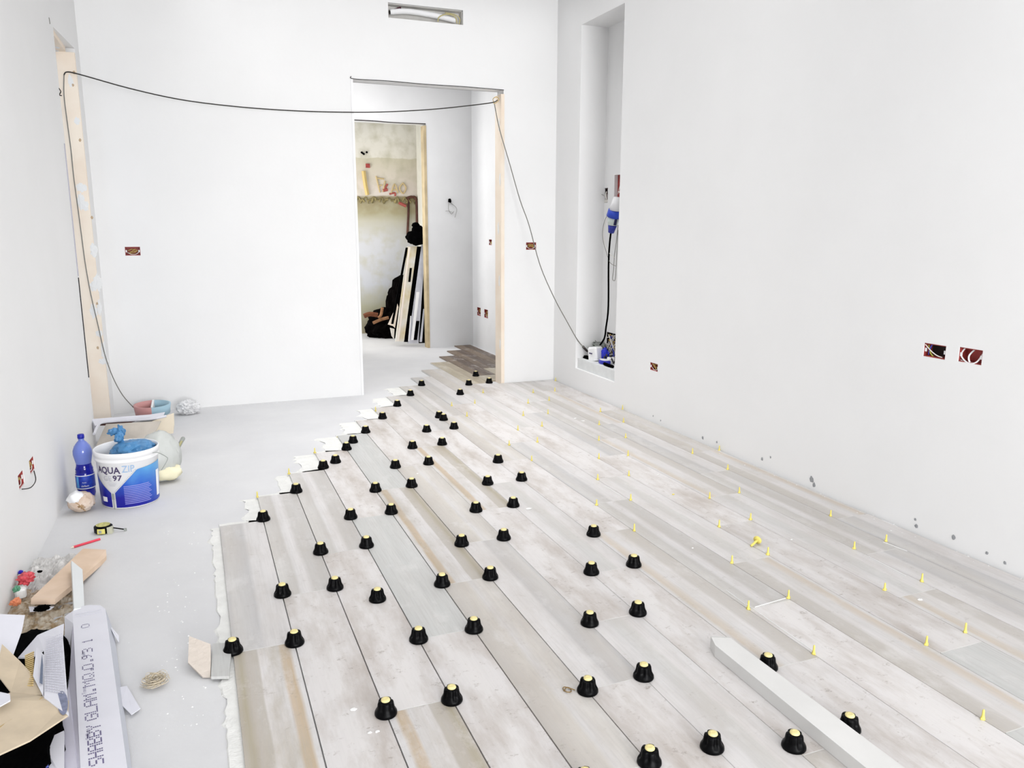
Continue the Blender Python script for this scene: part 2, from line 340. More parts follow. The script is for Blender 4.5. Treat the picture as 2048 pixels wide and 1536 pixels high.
def farmat():
    M=bpy.data.materials.new('stripped_wall'); M.use_nodes=True; nt=M.node_tree; L=nt.links; b=nt.nodes['Principled BSDF']; b.inputs['Roughness'].default_value=.95
    g=nt.nodes.new('ShaderNodeNewGeometry'); sp=nt.nodes.new('ShaderNodeSeparateXYZ'); L.new(g.outputs['Position'],sp.inputs[0])
    n=nt.nodes.new('ShaderNodeTexNoise'); n.inputs['Scale'].default_value=3.2; n.inputs['Detail'].default_value=7; L.new(g.outputs['Position'],n.inputs['Vector'])
    ad=nt.nodes.new('ShaderNodeMath'); ad.operation='MULTIPLY_ADD'; L.new(n.outputs['Fac'],ad.inputs[0]); ad.inputs[1].default_value=.10; L.new(sp.outputs[2],ad.inputs[2])
    dv=nt.nodes.new('ShaderNodeMath'); dv.operation='DIVIDE'; L.new(ad.outputs[0],dv.inputs[0]); dv.inputs[1].default_value=2.8
    r=nt.nodes.new('ShaderNodeValToRGB'); L.new(dv.outputs[0],r.inputs['Fac']); el=r.color_ramp.elements
    st=[(0,(150,140,118)),(.14,(172,170,148)),(.24,(194,196,202)),(.44,(196,197,201)),(.53,(184,181,166)),(.565,(160,152,122)),(.635,(146,134,104)),(.643,(214,206,198)),(.67,(214,204,196)),(.805,(206,200,180)),(.808,(228,224,214)),(1,(230,228,220))]
    el[0].position=st[0][0]; el[0].color=lin(st[0][1]); el[1].position=1; el[1].color=lin(st[-1][1])
    for p,c in st[1:-1]: e=el.new(p); e.color=lin(c)
    n2=nt.nodes.new('ShaderNodeTexNoise'); n2.inputs['Scale'].default_value=7; n2.inputs['Detail'].default_value=8; L.new(g.outputs['Position'],n2.inputs['Vector'])
    r2=nt.nodes.new('ShaderNodeValToRGB'); L.new(n2.outputs['Fac'],r2.inputs['Fac']); r2.color_ramp.elements[0].position=.45; r2.color_ramp.elements[0].color=(0,0,0,1); r2.color_ramp.elements[1].position=.7; r2.color_ramp.elements[1].color=(.55,.55,.55,1)
    mx=nt.nodes.new('ShaderNodeMix'); mx.data_type='RGBA'; L.new(r2.outputs['Color'],mx.inputs[0]); L.new(r.outputs['Color'],mx.inputs[6]); mx.inputs[7].default_value=lin((178,174,150))
    L.new(mx.outputs[2],b.inputs['Base Color']); return M
M_far=farmat()
fw=tag(obj('wall_far_room',box(.8,2.8,7.7,7.8,FZ,ZH),M_far),kind='structure')
tag(obj('wall_far_room_right',box(2.75,2.8,6.32,7.7,FZ,ZH),mat('far_side_plaster',lin((228,226,215)),.9,noise_amt=.08)),kind='structure')
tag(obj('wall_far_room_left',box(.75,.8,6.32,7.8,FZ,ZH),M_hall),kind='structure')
# smears on the far wall: brown scrawl, red blot, tan strips, pipe chase
def wpt(px,pz): return (px,7.698,pz)
def stroke(P,r): return tube(P,r,6,4)
sm=[]
for P in ([(2.2156,7.6930,1.9828),(2.2605,7.6930,1.7806)],[(2.2148,7.6930,1.9583),(2.3170,7.6930,1.9483)],[(2.2437,7.6930,1.8606),(2.2891,7.6930,1.8738)],[(2.3292,7.6930,1.9240),(2.2993,7.6930,1.7875)],[(2.4022,7.6930,1.7644),(2.4512,7.6930,1.8895),(2.4938,7.6930,1.7783)],[(2.4231,7.6930,1.8145),(2.4819,7.6930,1.8217)],[(2.5625,7.6930,1.9042),(2.5151,7.6930,1.8410),(2.5592,7.6930,1.7732),(2.6004,7.6930,1.8426),(2.5625,7.6930,1.9042)]):
    sm.append(stroke(P,.010))
obj('brown_scrawl',join(*sm),mat('brown_smear',lin((196,176,134)),.9),fw)
obj('red_blot',join(stroke([(2.3604,7.6930,1.8876),(2.3130,7.6930,1.8125)],.012),stroke([(2.2999,7.6930,1.8061),(2.3584,7.6930,1.8195)],.02),stroke([(2.3827,7.6930,1.7641),(2.4546,7.6930,1.7777),(2.4536,7.6930,1.7403)],.012),stroke([(2.4972,7.6930,1.6596),(2.5948,7.6930,1.6168)],.02)),mat('red_smear',lin((165,85,78)),.9),fw)
obj('tan_strip',tube([(2.0591,7.6930,2.0398),(2.0784,7.6930,1.8695),(2.0996,7.6930,1.7472)],.028,6),mat('tan_smear',lin((205,180,120)),.9),fw)
obj('broken_plaster_edge',join(*[stroke([(1.9+i*.05,7.695,1.70-(i%3)*.025),(1.93+i*.05,7.695,1.69+(i%2)*.03),(1.96+i*.05,7.695,1.70-(i%4)*.02)],.007+.005*(i%3)) for i in range(17)]),mat('broken_edge',lin((150,138,96)),.95,noise_amt=.5,nscale=20),fw)
obj('wall_box',box(2.09,2.14,7.68,7.7,2.08,2.13),M_red,fw)
obj('black_hooks',join(tube([(2.0357,7.6930,2.2688),(2.0786,7.6930,2.2402)],.012),tube([(2.1044,7.6930,2.2591),(2.1113,7.6930,2.2775)],.012)),M_blackmatte,fw)
obj('pipe',join(tube([(2.6235,7.6930,1.7115),(2.6266,7.6930,1.5666),(2.6057,7.6930,1.2489)],.016),tube([(2.6037,7.6930,1.7112),(2.6769,7.6930,1.7311),(2.7354,7.6930,1.6689),(2.7314,7.6930,1.1843)],.018)),mat('rusty_pipe',lin((95,60,48)),.8,noise_amt=.6),fw)

# raw wood linings
lin1=tag(obj('door_lining',join(box(2.445,2.475,YB-.004,YB+.138,FZ,2.44)),M_wood),'bare pine lining board on the right side of the middle doorway','board')
for i,z in enumerate((.35,.9,1.35,1.75,2.2)): obj('plaster_patch',blob((2.4435,YB+.02+.02*(i%3),z),.003,.015,.05,.4,2,2,i),M_dust,lin1)
lin2=tag(obj('door_lining',join(box(2.425,2.455,YH-.005,YH+.11,FZ,2.44)),mat('old_pine',lin((190,172,138)),.85,noise_amt=.25,nscale=7)),'thin worn timber lining right of the inner doorway beyond the hall','board')
lb=tag(obj('door_lining',join(box(-.79,-.649,3.69,3.72,.0,2.485)),M_wood),'tall pine board with plaster patches in the left side opening','board')
for i,(x,z,rx,rz) in enumerate(((-.70,2.30,.014,.035),(-.685,2.05,.015,.02),(-.70,1.62,.03,.025),(-.71,1.53,.02,.05),(-.69,1.50,.02,.03),(-.665,1.2,.02,.04),(-.66,.98,.025,.05),(-.69,.95,.02,.03),(-.70,.78,.022,.045),(-.665,.80,.012,.05),(-.68,.62,.02,.02),(-.665,.50,.014,.06),(-.67,.42,.03,.02))):
    obj('plaster_patch',blob((x+.012,3.6895,z),rx,.002,rz,.6,2.5,3,i),M_dust,lb)
M_knot=mat('knot',lin((190,165,135)),.8)
for i,(x,z) in enumerate(((-.675,2.36),(-.69,2.28),(-.68,1.93),(-.655,1.42),(-.675,.83),(-.70,.52))):
    obj('knot',blob((x+.012,3.6895,z),.008,.0012,.011,.3,2,2,i),M_knot,lb)
hd=tag(obj('lintel_board',box(-.81,-.70,YO,3.69,2.485,2.515),M_wood),'pine head board over the left side opening','board')
for i in range(5): obj('plaster_patch',blob((XL(3.4)-.06+.02*(i%2),YO+.1+.12*i,2.484),.012,.03,.002,.5,2,2,i),M_dust,hd)
tag(obj('metal_corner_bead',box(1.205,1.222,YB-.006,YB+.001,FZ,2.475),M_white),'thin white corner bead along the left edge of the middle doorway','trim')
dc=tag(obj('ragged_plaster_line',tube([(1.21,YB-.004,2.495),(1.23,YB-.004,2.477),(1.5,YB-.004,2.479),(1.8,YB-.004,2.474),(2.1,YB-.004,2.476),(2.47,YB-.004,2.472)],.003,5),M_cable),'dark ragged crack along the top of the middle doorway','crack')
tag(obj('ragged_plaster_line',tube([(1.4,YH-.003,2.458),(1.8,YH-.003,2.462),(2.1,YH-.003,2.455),(2.45,YH-.003,2.458)],.005,5),M_dark),'dark ragged crack along the top of the inner hall doorway','crack')
dk=tag(obj('dark_slot',box(XL(YO)-.004,XL(YO)+.003,YO-.05,YO-.035,.42,1.05),M_dark),'dark narrow slot beside the pine board on the left wall edge','slot')
tag(obj('steel_edge_strip',box(XL(YO)-.004,XL(YO)+.003,YO-.05,YO-.035,1.06,1.85),mat('edge_steel',lin((175,172,185)),.5)),'grey metal strip above the dark slot at the left wall edge','strip')

# ---------------------------------------------------------------- tiles
W=.196; L=1.2015; OFF=[0,.298,.58,.886,1.19,1.489,1.79,2.09,2.395,2.69,2.98,3.29,3.58,3.87,4.18]
prints={(0,0):'A',(0,-1):'b',(0,-2):'D',(1,0):'C',(1,-1):'D',(1,-2):'C',(2,0):'C',(2,-1):'D',(2,-2):'e',(3,0):'D',(3,-1):'F',(3,-2):'D',(4,0):'F',(4,-1):'e',(4,-2):'G',(4,-3):'D',
(5,0):'D',(5,-1):'G',(5,-2):'a',(5,-3):'D',(6,0):'D',(6,-1):'e',(6,-2):'D',(6,-3):'H',(7,0):'a',(7,-1):'D',(7,-2):'H',(7,-3):'D',(8,-1):'G',(8,-2):'D',(8,-3):'E',(8,-4):'D',
(9,-1):'D',(9,-2):'A',(9,-3):'C',(9,-4):'D',(10,-2):'D',(10,-3):'H',(10,-4):'B',(11,-4):'D',(11,-5):'F',(12,-5):'E',(12,-4):'H',(13,-4):'C',(14,-4):'B',(14,-5):'A',(14,-3):'G',
(11,0):'K',(12,0):'k',(13,0):'k',(14,0):'k',(14,-1):'A',(13,-1):'C',(12,-1):'H',(11,-1):'D',(10,0):'G',(9,0):'A',(8,0):'C'}  # hall tiles use the shade-coloured olive and brown
gv=[];nt_=0
allp='ADCHFGEBaDH'
for c in range(15):
    x0=c*W
    for k in range(-8,2):
        y0=(OFF[c]+k)*L; y1=y0+L
        if y1<-2.4: continue
        if k==1: continue
        top=(OFF[c]+1)*L if c<9 else 9
        g=.0019 if c<=4 else .0012
        ya,yb=y0+g,y1-g
        if k==0 and c<9: pass
        lim = 6.19
        if c==14 and k==0: yb=6.185
        if yb-ya<.05: continue
        xa,xb=x0+g,x0+W-g
        if c==14: xb=min(xb,XR-.006)
        if c in (12,) and yb>YB: pass
        pr=prints.get((c,k)) or allp[(c*5+k*7)%11]
        spans=[(ya,yb)]
        if xa>2.3: spans=[(ya,min(yb,YB-.008)),(max(ya,YB+.15),yb)] 
        for (p0,p1) in spans:
            if p1-p0<.03: continue
            o=obj('tile',bbox(0,xb-xa,0,p1-p0,0,.0115,.0006),TM[{13:'K',14:'k'}.get(c,'K') if (p0>YB and k==-1) else pr],fl); o.location=(xa,p0,-.0115)  # hall-side pieces get the tiles with shade in their colour
        # light grout in the end joint, and along the right-hand joints
        gv.append(box(x0+.004,x0+W-.004-(.02 if c==14 else 0),y0-.0013,y0+.0013,FZ,-.0002)) if abs(y0-4.0)>.12 or x0<2.2 else None
        if c>=6 and x0<2.3: gv.append(box(x0-.0011,x0+.0011,y0,y1,FZ,-.002))
        elif c>=6: gv.append(box(x0-.0011,x0+.0011,y0,min(y1,YB-.01),FZ,-.002)) if y0<YB-.1 else None
tag(obj('grout_lines',join(*gv),M_grout,fl),kind='stuff')
# mortar bed squeezed out along the stepped left edge
def ragged(x0,x1,y0,y1,z,amp,seed,side='l'):
    n=max(8,int((y1-y0)/.03)); V=[];F=[]
    for i in range(n+1):
        y=y0+(y1-y0)*i/n; d=amp*(noise.noise(Vector((y*9,seed,0)))+.6*noise.noise(Vector((y*31,seed,3))))
        V+= [(x1,y,z),(x0+d*.5,y,z),(x0+d-.004,y,FZ-.001)]
    for i in range(n):
        a=i*3; F+=[(a,a+1,a+4,a+3),(a+1,a+2,a+5,a+4)]
    return V,F
mb=[ragged(-.035,.002,-2.3,(OFF[0]+1)*L,-.0075,.035,1)]
for c in range(0,9):
    ye=(OFF[c]+1)*L
    # strip past the tile end, along X, and along the next column's exposed side
    v,f=ragged(-.045,0.0,0,W,-.0085,.035,c*5+2)
    mb.append(([(c*W+y,ye-x,z) for x,y,z in v],f))
    if c<8: mb.append(ragged((c+1)*W-(.07 if c<2 else .12),(c+1)*W+.002,ye,(OFF[c+1]+1)*L,-.0085,.07,c*7+3))
obj('mortar_smear',join(*mb),M_mortar,fl)
GS=[((1.7834,-0.3384,0.0008),(1.7758,-0.6940,0.0008)),((1.7838,-0.2151,0.0008),(1.7782,-0.3364,0.0008)),((2.5427,-0.1777,0.0008),(2.5314,-0.3779,0.0008)),((2.7236,-0.0807,0.0008),(2.7408,-0.1939,0.0008)),((2.9664,0.4945,0.0008),(2.9754,0.2377,0.0008)),((2.9334,0.1239,0.0008),(2.9343,0.0342,0.0008)),((1.9453,1.0529,0.0008),(1.9445,0.8477,0.0008)),((2.1635,0.0231,0.0008),(2.1641,0.0400,0.0008)),((1.7973,-0.3692,0.0008),(1.9527,-0.3538,0.0008))]
tag(obj('grout_streak',join(*[tube([a_,b_],.0016,5,sm=False) for a_,b_ in GS]),M_dust,fl),kind='stuff')
# fallen crumbs of plaster and mortar along the skirting lines
cr=[]
for i in range(260):
    r=random.random()
    if r<.35: y=random.uniform(-1,3.8); x=XR-.01-abs(random.gauss(0,.03)); z=0
    elif r<.7: x=random.uniform(-.5,1.1); y=YB-.01-abs(random.gauss(0,.05)); z=FZ
    else:
        y=random.uniform(-.4,1.4); x=random.uniform(-.25,-.06); z=FZ
    s=random.uniform(.0012,.004)
    cr.append(([(x+s*a,y+s*b*random.uniform(.6,1.6),z+s*c) for a,b,c in ((1,0,0),(0,1,0),(-1,0,0),(0,-1,0),(0,0,.8))],[(0,1,4),(1,2,4),(2,3,4),(3,0,4)]))
tag(obj('plaster_crumbs',join(*cr),M_dust),'scattered white plaster crumbs on the bare grey floor and skirting lines','debris',kind='stuff')
tag(obj('skirting_grime',join(*[blob((XR-.001,y,z),.0015,s,s*1.2,.6,3,2,i) for i,(y,z,s) in enumerate([(1.02,.05,.008),(.95,.08,.005),(.62,.05,.014),(.60,.025,.01),(1.6,.03,.008),(1.45,.04,.006),(-.04,.06,.006),(-.05,.03,.008),(-.24,.05,.009),(-.40,.04,.006),(-.48,.03,.006),(2.1,.03,.005),(2.2,.04,.005)])]),mat('grime',lin((150,152,155)),.9)),'grey grime flecks low on the right wall above the tiles','stain',kind='stuff')

# ---------------------------------------------------------------- levelling caps
def cap_mesh():
    prof=[(.0310,0),(.0325,.003),(.0318,.009),(.0292,.014),(.0265,.019),(.0245,.026),(.0230,.037),(.0210,.042),(.0125,.043)]
    def mod(t,i):
        if i<4: return 1
        if i>=8: return 1
        return 1-.24*(max(0,math.cos(5*t))**1.2)
    return lathe(prof,48,mod)
capM=cap_mesh()
slotM=lathe([(.0128,.040),(.0132,.044),(.0122,.0475),(.009,.0480)],20)
ringM=lathe([(.0085,.0479),(.0080,.0485),(.0055,.0485),(.0050,.0479)],16)
def words(n): return ['left-most','first','second','third','fourth','fifth','sixth','seventh','eighth','ninth','tenth','eleventh','twelfth','thirteenth','fourteenth','fifteenth'][n]
CAPS=[(0.002, 0.01, 0), (0.196, -0.011, 1), (0.197, 0.369, 1), (0.391, 0.353, 2), (0.522, 0.198, None), (0.587, -0.143, 3), (0.782, -0.148, 4), (0.391, -0.507, 2), (0.586, -0.515, 3), (0.197, 1.207, 1), (0.392, 1.563, 2), (0.391, 0.716, 2), (0.587, 0.713, 3), (0.589, 1.935, 3), (0.673, 2.019, None), (0.784, 2.272, 4), (0.852, 2.42, None), (0.979, 2.64, 5), (1.174, 2.99, 6), (1.37, 3.348, 7), (1.564, 3.688, 8), (1.761, 4.056, 9), (0.587, 1.081, 3), (0.783, 1.076, 4), (0.782, 1.427, 4), (0.978, 1.429, 5), (0.978, 1.794, 5), (1.175, 1.79, 6), (1.175, 2.156, 6), (1.372, 2.165, 7), (1.37, 2.517, 7), (1.567, 2.526, 8), (1.565, 2.87, 8), (1.571, 2.784, None), (1.957, 3.576, 10), (2.153, 3.928, 11), (2.35, 4.304, 12), (2.35, 3.947, 12), (1.568, 1.677, 8), (1.568, 1.314, 8), (1.371, 1.318, 7), (1.371, 0.949, 7), (1.175, 0.951, 6), (0.978, 0.578, 5), (1.174, 0.573, 6), (0.783, 0.23, 4), (0.979, 0.22, 5), (1.568, 0.465, 8), (1.373, 0.112, 7), (1.569, 0.112, 8), (1.175, -0.256, 6), (1.372, -0.252, 7), (1.175, -0.617, 6), (0.979, -0.621, 5), (0.98, -0.969, 5), (1.168, -0.98, 6), (1.374, -1.058, 7), (1.569, -0.715, 8), (1.57, -1.053, 8), (0.784, -0.985, 4)]
PINS=[(1.176, 3.234, 6), (0.588, 2.263, 3), (0.392, 1.889, 2), (0.196, 1.55, 1), (2.156, 3.567, 11), (1.764, 3.198, 9), (1.96, 3.215, 10), (1.764, 2.83, 9), (2.548, 3.419, 13), (2.744, 3.411, 14), (2.548, 3.099, 13), (2.352, 3.066, 12), (2.352, 2.688, 12), (2.156, 2.697, 11), (2.156, 2.359, 11), (1.96, 2.322, 10), (1.764, 1.991, 9), (1.96, 1.991, 10), (1.764, 1.629, 9), (2.94, 3.819, 15), (2.744, 2.599, 14), (2.94, 2.61, 15), (2.548, 2.251, 13), (2.744, 2.252, 14), (2.352, 1.887, 12), (2.548, 1.881, 13), (2.352, 1.511, 12), (2.156, 1.518, 11), (2.744, 1.405, 14), (1.96, 1.164, 10), (2.156, 1.163, 11), (1.764, 0.806, 9), (1.96, 0.807, 10), (1.764, 0.439, 9), (2.94, 1.403, 15), (2.744, 1.056, 14), (2.352, 0.683, 12), (2.548, 0.697, 13), (2.352, 0.358, 12), (2.156, 0.336, 11), (2.156, -0.004, 11), (1.96, -0.018, 10), (2.744, 0.256, 14), (2.744, -0.078, 14), (2.548, -0.09, 13), (2.548, -0.438, 13), (2.352, -0.44, 12), (1.96, -0.358, 10), (1.764, -0.373, 9), (2.352, -0.787, 12), (2.156, -0.799, 11), (1.764, -0.705, 9), (1.96, -1.158, 10)]
proto=None
def dup(root,loc):
    r=root.copy(); S.collection.objects.link(r); r.location=loc
    for ch in list(root.children):
        c=ch.copy(); S.collection.objects.link(c); c.parent=r
    return r
special={(0.522,0.198):'black levelling cap standing loose mid-tile, off every seam, near the left front',
(0.673,2.019):'black levelling cap loose between seams, beside the far left tile steps',
(0.852,2.42):'black levelling cap loose between two steps at the far left tile edge',
(1.571,2.784):'black levelling cap just touching and in front of its twin, near the doorway'}
seams={}
for x,y,l in CAPS:
    if l is not None: seams.setdefault(l,[]).append(y)
for i,(x,y,l) in enumerate(CAPS):
    if l is None:
        lab=next((v for k,v in special.items() if abs(k[0]-x)<.02 and abs(k[1]-y)<.02),'black levelling cap standing loose on the tiles')
    else:
        rk=sorted(seams[l]).index(y)+1
        lab='black levelling cap on %s, %s from the front'%('the front-left tile corner' if l==0 else 'the %s seam from the left tile edge'%words(l),words(rk))
    if proto is None:
        proto=thing('levelling_cap',lab,'levelling cap',(x,y,0),'black levelling caps on the tiles')
        obj('knob',capM,M_black,proto,True); b_=obj('bolt_top',join(slotM,ringM),M_yel,proto,True); b_['label']='pale yellow bolt top'
    else:
        o=dup(proto,(x,y,0)); o['label']=lab; o.rotation_euler.z=random.uniform(0,6.28)
# yellow clip stubs
def pin_mesh():
    return join(lathe([(.0065,0),(.0060,.003),(.0042,.009),(.0034,.016),(.0036,.018),(.0031,.020),(.0034,.022),(.0029,.030),(.0012,.032)],12),box(-.0085,.0085,-.0011,.0011,0,.006))
pm=None; seams={}
for x,y,l in PINS: seams.setdefault(l,[]).append(y)
for i,(x,y,l) in enumerate(PINS):
    rk=sorted(seams[l]).index(y)+1
    lab='yellow clip stub on the %s seam from the left tile edge, %s from the front'%(words(l) if l else 'left',words(rk))
    if l==15: lab='yellow clip stub against the right wall, %s from the front'%words(rk)
    if pm is None:
        pm=obj('clip_stub',pin_mesh(),M_pin,None,True)
        o=pm
    else: o=pm.copy(); S.collection.objects.link(o)
    o.location=(x,y,0); o.rotation_euler=(0,0,random.uniform(-.3,.3)+(1.57 if i%3==0 else 0)); tag(o,lab,'clip','yellow clip stubs in the tile joints')
    sc=random.uniform(.95,1.15); o.scale=(1.05,1.05,sc)
# fallen clip
fc=thing('fallen_clip','yellow bolt with round head lying flat among the clip stubs at right','clip',(2.185,.105,0))
fc.rotation_euler=(0,0,.35)
obj('bolt_head',xf(lathe([(.017,0),(.019,.004),(.018,.010),(.010,.012)],20),Matrix.Translation((.0,0,.018))@Matrix.Rotation(math.radians(70),4,'Y')),M_pin,fc,True)
obj('bolt_shaft',tube([(0,0,.018),(-.02,.0,.012),(-.045,0,.006)],.0055,8),M_pin,fc,True)
tag(obj('yellow_fleck',blob((2.21,.80,.0025),.008,.005,.003,.3,2,2,4),M_pin),'tiny yellow plastic flake lying flat near the right wall tiles','flake')
tag(obj('yellow_flake',blob((.79,2.62,FZ+.004),.012,.006,.004,.3,2,2,4),M_pinpale),'pale yellow flake on mortar past the far left tile step','flake')
# tile spalls / dropped chips on the tiles
for j,(x,y,s,lab) in enumerate([(2.473, 2.48, 0.012, 'pale plaster chip on the far tiles near the right wall'), (2.489, 2.393, 0.016, 'longer pale plaster smear on the far tiles near the right wall'), (0.308, -0.454, 0.01, 'white chip beside the second front-left cap'), (2.316, 1.115, 0.008, 'small white chip on the tiles right of the middle pins'), (2.363, 0.089, 0.006, 'small white chip right of the fallen yellow bolt'), (1.428, 0.881, 0.016, 'white mortar streak beside a middle cap'), (0.33, -0.577, 0.006, 'white crumb below the front cap'), (1.064, 1.628, 0.006, 'white crumb between two left caps'), (1.897, 0.171, 0.005, 'small white crumb on the middle tiles'), (2.41, -0.551, 0.01, 'pale chip on the near right tiles'), (0.35, -0.58, 0.007, 'white crumb pair right of the front crumb')]):
    tag(obj('tile_chip',blob((x,y,.002),s,s*.6,.0025,.5,2,2,j),M_dust),lab,'chip')
tag(obj('wire_snippet',tube([(0.9122,-0.5969,0.0030),(0.9265,-0.5845,0.0040),(0.9361,-0.5923,0.0030),(0.9306,-0.6070,0.0030),(0.9170,-0.6077,0.0050),(0.9140,-0.5863,0.0030),(0.9220,-0.5833,0.0060),(0.9453,-0.6044,0.0030)],.0016,6),mat('brown_wire',lin((120,95,50)),.5),None,True),'curled brown wire snippet on the tiles beside a front cap','wire')

# ---------------------------------------------------------------- loose bar lying on the tiles
bz=.042
bar=thing('straightedge_bar','long pale grey straightedge bar lying on the tiles, covering two caps','straightedge',(1.49,-1.2,0))
bar.location=(0,0,0)
top=[(1.526,-.575,bz),(1.472,-.548,bz),(1.452,-.60,bz),(1.432,-2.3,bz),(1.548,-2.3,bz)]
obj('bar_body',slab(top,bz-.001),mat('bar_face',lin((222,221,219),.93),.75,noise_amt=.06,nscale=6,spec=.2),bar)
obj('end_cap',slab([(1.5265,-.574,bz+.0005),(1.4725,-.547,bz+.0005),(1.4688,-.557,bz+.0005),(1.5265,-.583,bz+.0005)],bz-.002),mat('bar_end',lin((208,207,205),.9),.7),bar)

# ---------------------------------------------------------------- tile offcuts left of the front corner
tag(obj('tile_offcut',slab([(-0.1278,0.0546,0.0600),(-0.0645,0.0039,0.0450),(-0.0705,-0.1142,0.0000),(-0.0949,-0.1045,0.0000),(-0.1338,-0.0420,0.0200)],.009),mat('bisque',lin((206,196,186)),.9,noise_amt=.06,nscale=30,bump=.4)),'beige broken tile offcut leaning left of the front-left cap','tile offcut')
tag(obj('tile_offcut',slab([(-0.0590,0.0679,0.0120),(0.0013,0.0509,0.0120),(-0.0173,-0.1494,0.0080),(-0.0689,-0.1318,0.0080)],.010),TM['F']),'grey square tile offcut lying under the front-left cap','tile offcut')
# fibre tuft
ft=[]
for i in range(70):
    a_=random.uniform(0,6.28); r=random.uniform(.01,.045); c0=Vector((-.229,-.085,FZ+.008))
    ft.append(tube([c0+Vector((r*math.cos(a_),r*math.sin(a_),random.uniform(0,.012))),c0+Vector((r*math.cos(a_+1.2),r*math.sin(a_+1.2),random.uniform(.008,.022))),c0+Vector((r*.6*math.cos(a_+2.6),r*.6*math.sin(a_+2.6),random.uniform(0,.016)))],.0009,4,4))
tag(obj('fibre_tuft',join(*ft),mat('straw_fibre',lin((198,186,164)),.9)),'small tan tuft of fibre on the bare floor','tuft')

# ---------------------------------------------------------------- bucket group
BX,BY=-.405,1.78
bk=thing('bucket','round white plastic bucket with blue printed wrap, standing at left','bucket',(BX,BY,FZ))
def br(z): return .134+(.143-.134)*z/.235
bp=[(.001,0),(.128,0),(.134,.004),(.143,.235),(.146,.237),(.150,.238),(.150,.247),(.147,.249),(.147,.258),(.151,.260),(.151,.284),(.148,.287),(.145,.284),(.141,.235),(.131,.01),(.001,.01)]
obj('bucket_body',lathe(bp,64,cap=False),M_white,bk,True)
fa=math.atan2(-2.53-BY,-.036-BX)     # direction facing the camera
def bpt(deg,z,eps=.0012):
    t=fa+math.radians(deg); r=br(z)+eps; return (r*math.cos(t),r*math.sin(t),z)
def patch(poly,n=3,eps=.0012):
    """polygon in (angle,height) triangulated as a fine grid clipped by scanlines"""
    V=[];F=[]; a0=min(p[0] for p in poly); a1=max(p[0] for p in poly); N=int((a1-a0)/n)+1
    def span(a):
        zs=[]
        for i in range(len(poly)):
            (x1,y1),(x2,y2)=poly[i],poly[(i+1)%len(poly)]
            if (x1<=a<x2) or (x2<=a<x1): zs.append(y1+(y2-y1)*(a-x1)/(x2-x1))
        return (min(zs),max(zs)) if zs else None
    pr=None
    for i in range(N+1):
        a=a0+(a1-a0)*i/N; s=span(min(max(a,a0+.01),a1-.01))
        if s is None: pr=None; continue
        k=len(V); V+= [bpt(a,s[0],eps),bpt(a,(s[0]+s[1])/2,eps),bpt(a,s[1],eps)]
        if pr is not None: F+=[(pr,k,k+1,pr+1),(pr+1,k+1,k+2,pr+2)]
        pr=k
    return V,F
def bluegrad():
    M=bpy.data.materials.new('blue_wrap'); M.use_nodes=True; nt=M.node_tree; Lk=nt.links; b=nt.nodes['Principled BSDF']; b.inputs['Roughness'].default_value=.3
    tc=nt.nodes.new('ShaderNodeTexCoord'); sp=nt.nodes.new('ShaderNodeSeparateXYZ'); Lk.new(tc.outputs['Object'],sp.inputs[0])
    n=nt.nodes.new('ShaderNodeTexNoise'); n.inputs['Scale'].default_value=11; n.inputs['Detail'].default_value=5; Lk.new(tc.outputs['Object'],n.inputs['Vector'])
    a=nt.nodes.new('ShaderNodeMath'); a.operation='MULTIPLY_ADD'; Lk.new(sp.outputs[2],a.inputs[0]); a.inputs[1].default_value=4.2; a.inputs[2].default_value=-.32
    a2=nt.nodes.new('ShaderNodeMath'); a2.operation='MULTIPLY_ADD'; Lk.new(n.outputs['Fac'],a2.inputs[0]); a2.inputs[1].default_value=.5; Lk.new(a.outputs[0],a2.inputs[2])
    a3=nt.nodes.new('ShaderNodeMath'); a3.operation='MULTIPLY_ADD'; Lk.new(sp.outputs[0],a3.inputs[0]); a3.inputs[1].default_value=1.6; Lk.new(a2.outputs[0],a3.inputs[2])
    r=nt.nodes.new('ShaderNodeValToRGB'); Lk.new(a3.outputs[0],r.inputs['Fac']); el=r.color_ramp.elements
    el[0].position=.1; el[0].color=lin((10,12,140)); el[1].position=.95; el[1].color=lin((90,160,215)); e=el.new(.5); e.color=lin((40,90,190))
    Lk.new(r.outputs['Color'],b.inputs['Base Color']); return M
M_wrap=bluegrad()
w1=obj('printed_wrap',join(patch([(-30,.008),(-30,.085),(15,.198),(20,.200),(78,.212),(78,.012),(60,.008)]),patch([(-90,.012),(-90,.185),(-72,.15),(-39,.085),(-39,.008)])),M_wrap,bk); w1['label']='blue printed wrap with a white zipper-shaped gap'
obj('info_panel',join(patch([(60,.03),(60,.165),(73,.165),(73,.03)],3,.002),patch([(-64,.035),(-64,.06),(-50,.06),(-50,.035)],3,.002)),M_white,bk)
obj('fine_print',join(*[patch([(-12,.115-.009*i),(-12,.1185-.009*i),(38+(i%3)*3,.1185-.009*i),(38+(i%3)*3,.115-.009*i)],4,.002) for i in range(11)]),mat('pale_print',lin((150,150,215)),.6),bk)
obj('zip_pull',join(patch([(-35.5,.0),(-35.5,.08),(-33.5,.08),(-33.5,.0)],1,.003),patch([(-37,.05),(-37,.082),(-32,.082),(-32,.05)],1,.0035)),M_grey,bk)
obj('zip_teeth',join(*[patch([(-30.5+i*2.35-.7,.088+i*.006),(-30.5+i*2.35-.7,.092+i*.006),(-30.5+i*2.35+.7,.092+i*.006),(-30.5+i*2.35+.7,.088+i*.006)],.7,.0022) for i in range(19)]),mat('zip_grey',lin((190,190,200)),.5),bk)
def tm(a0,z0,k): return lambda x,y: bpt(a0+math.degrees(x/.147),z0+y,.0018)
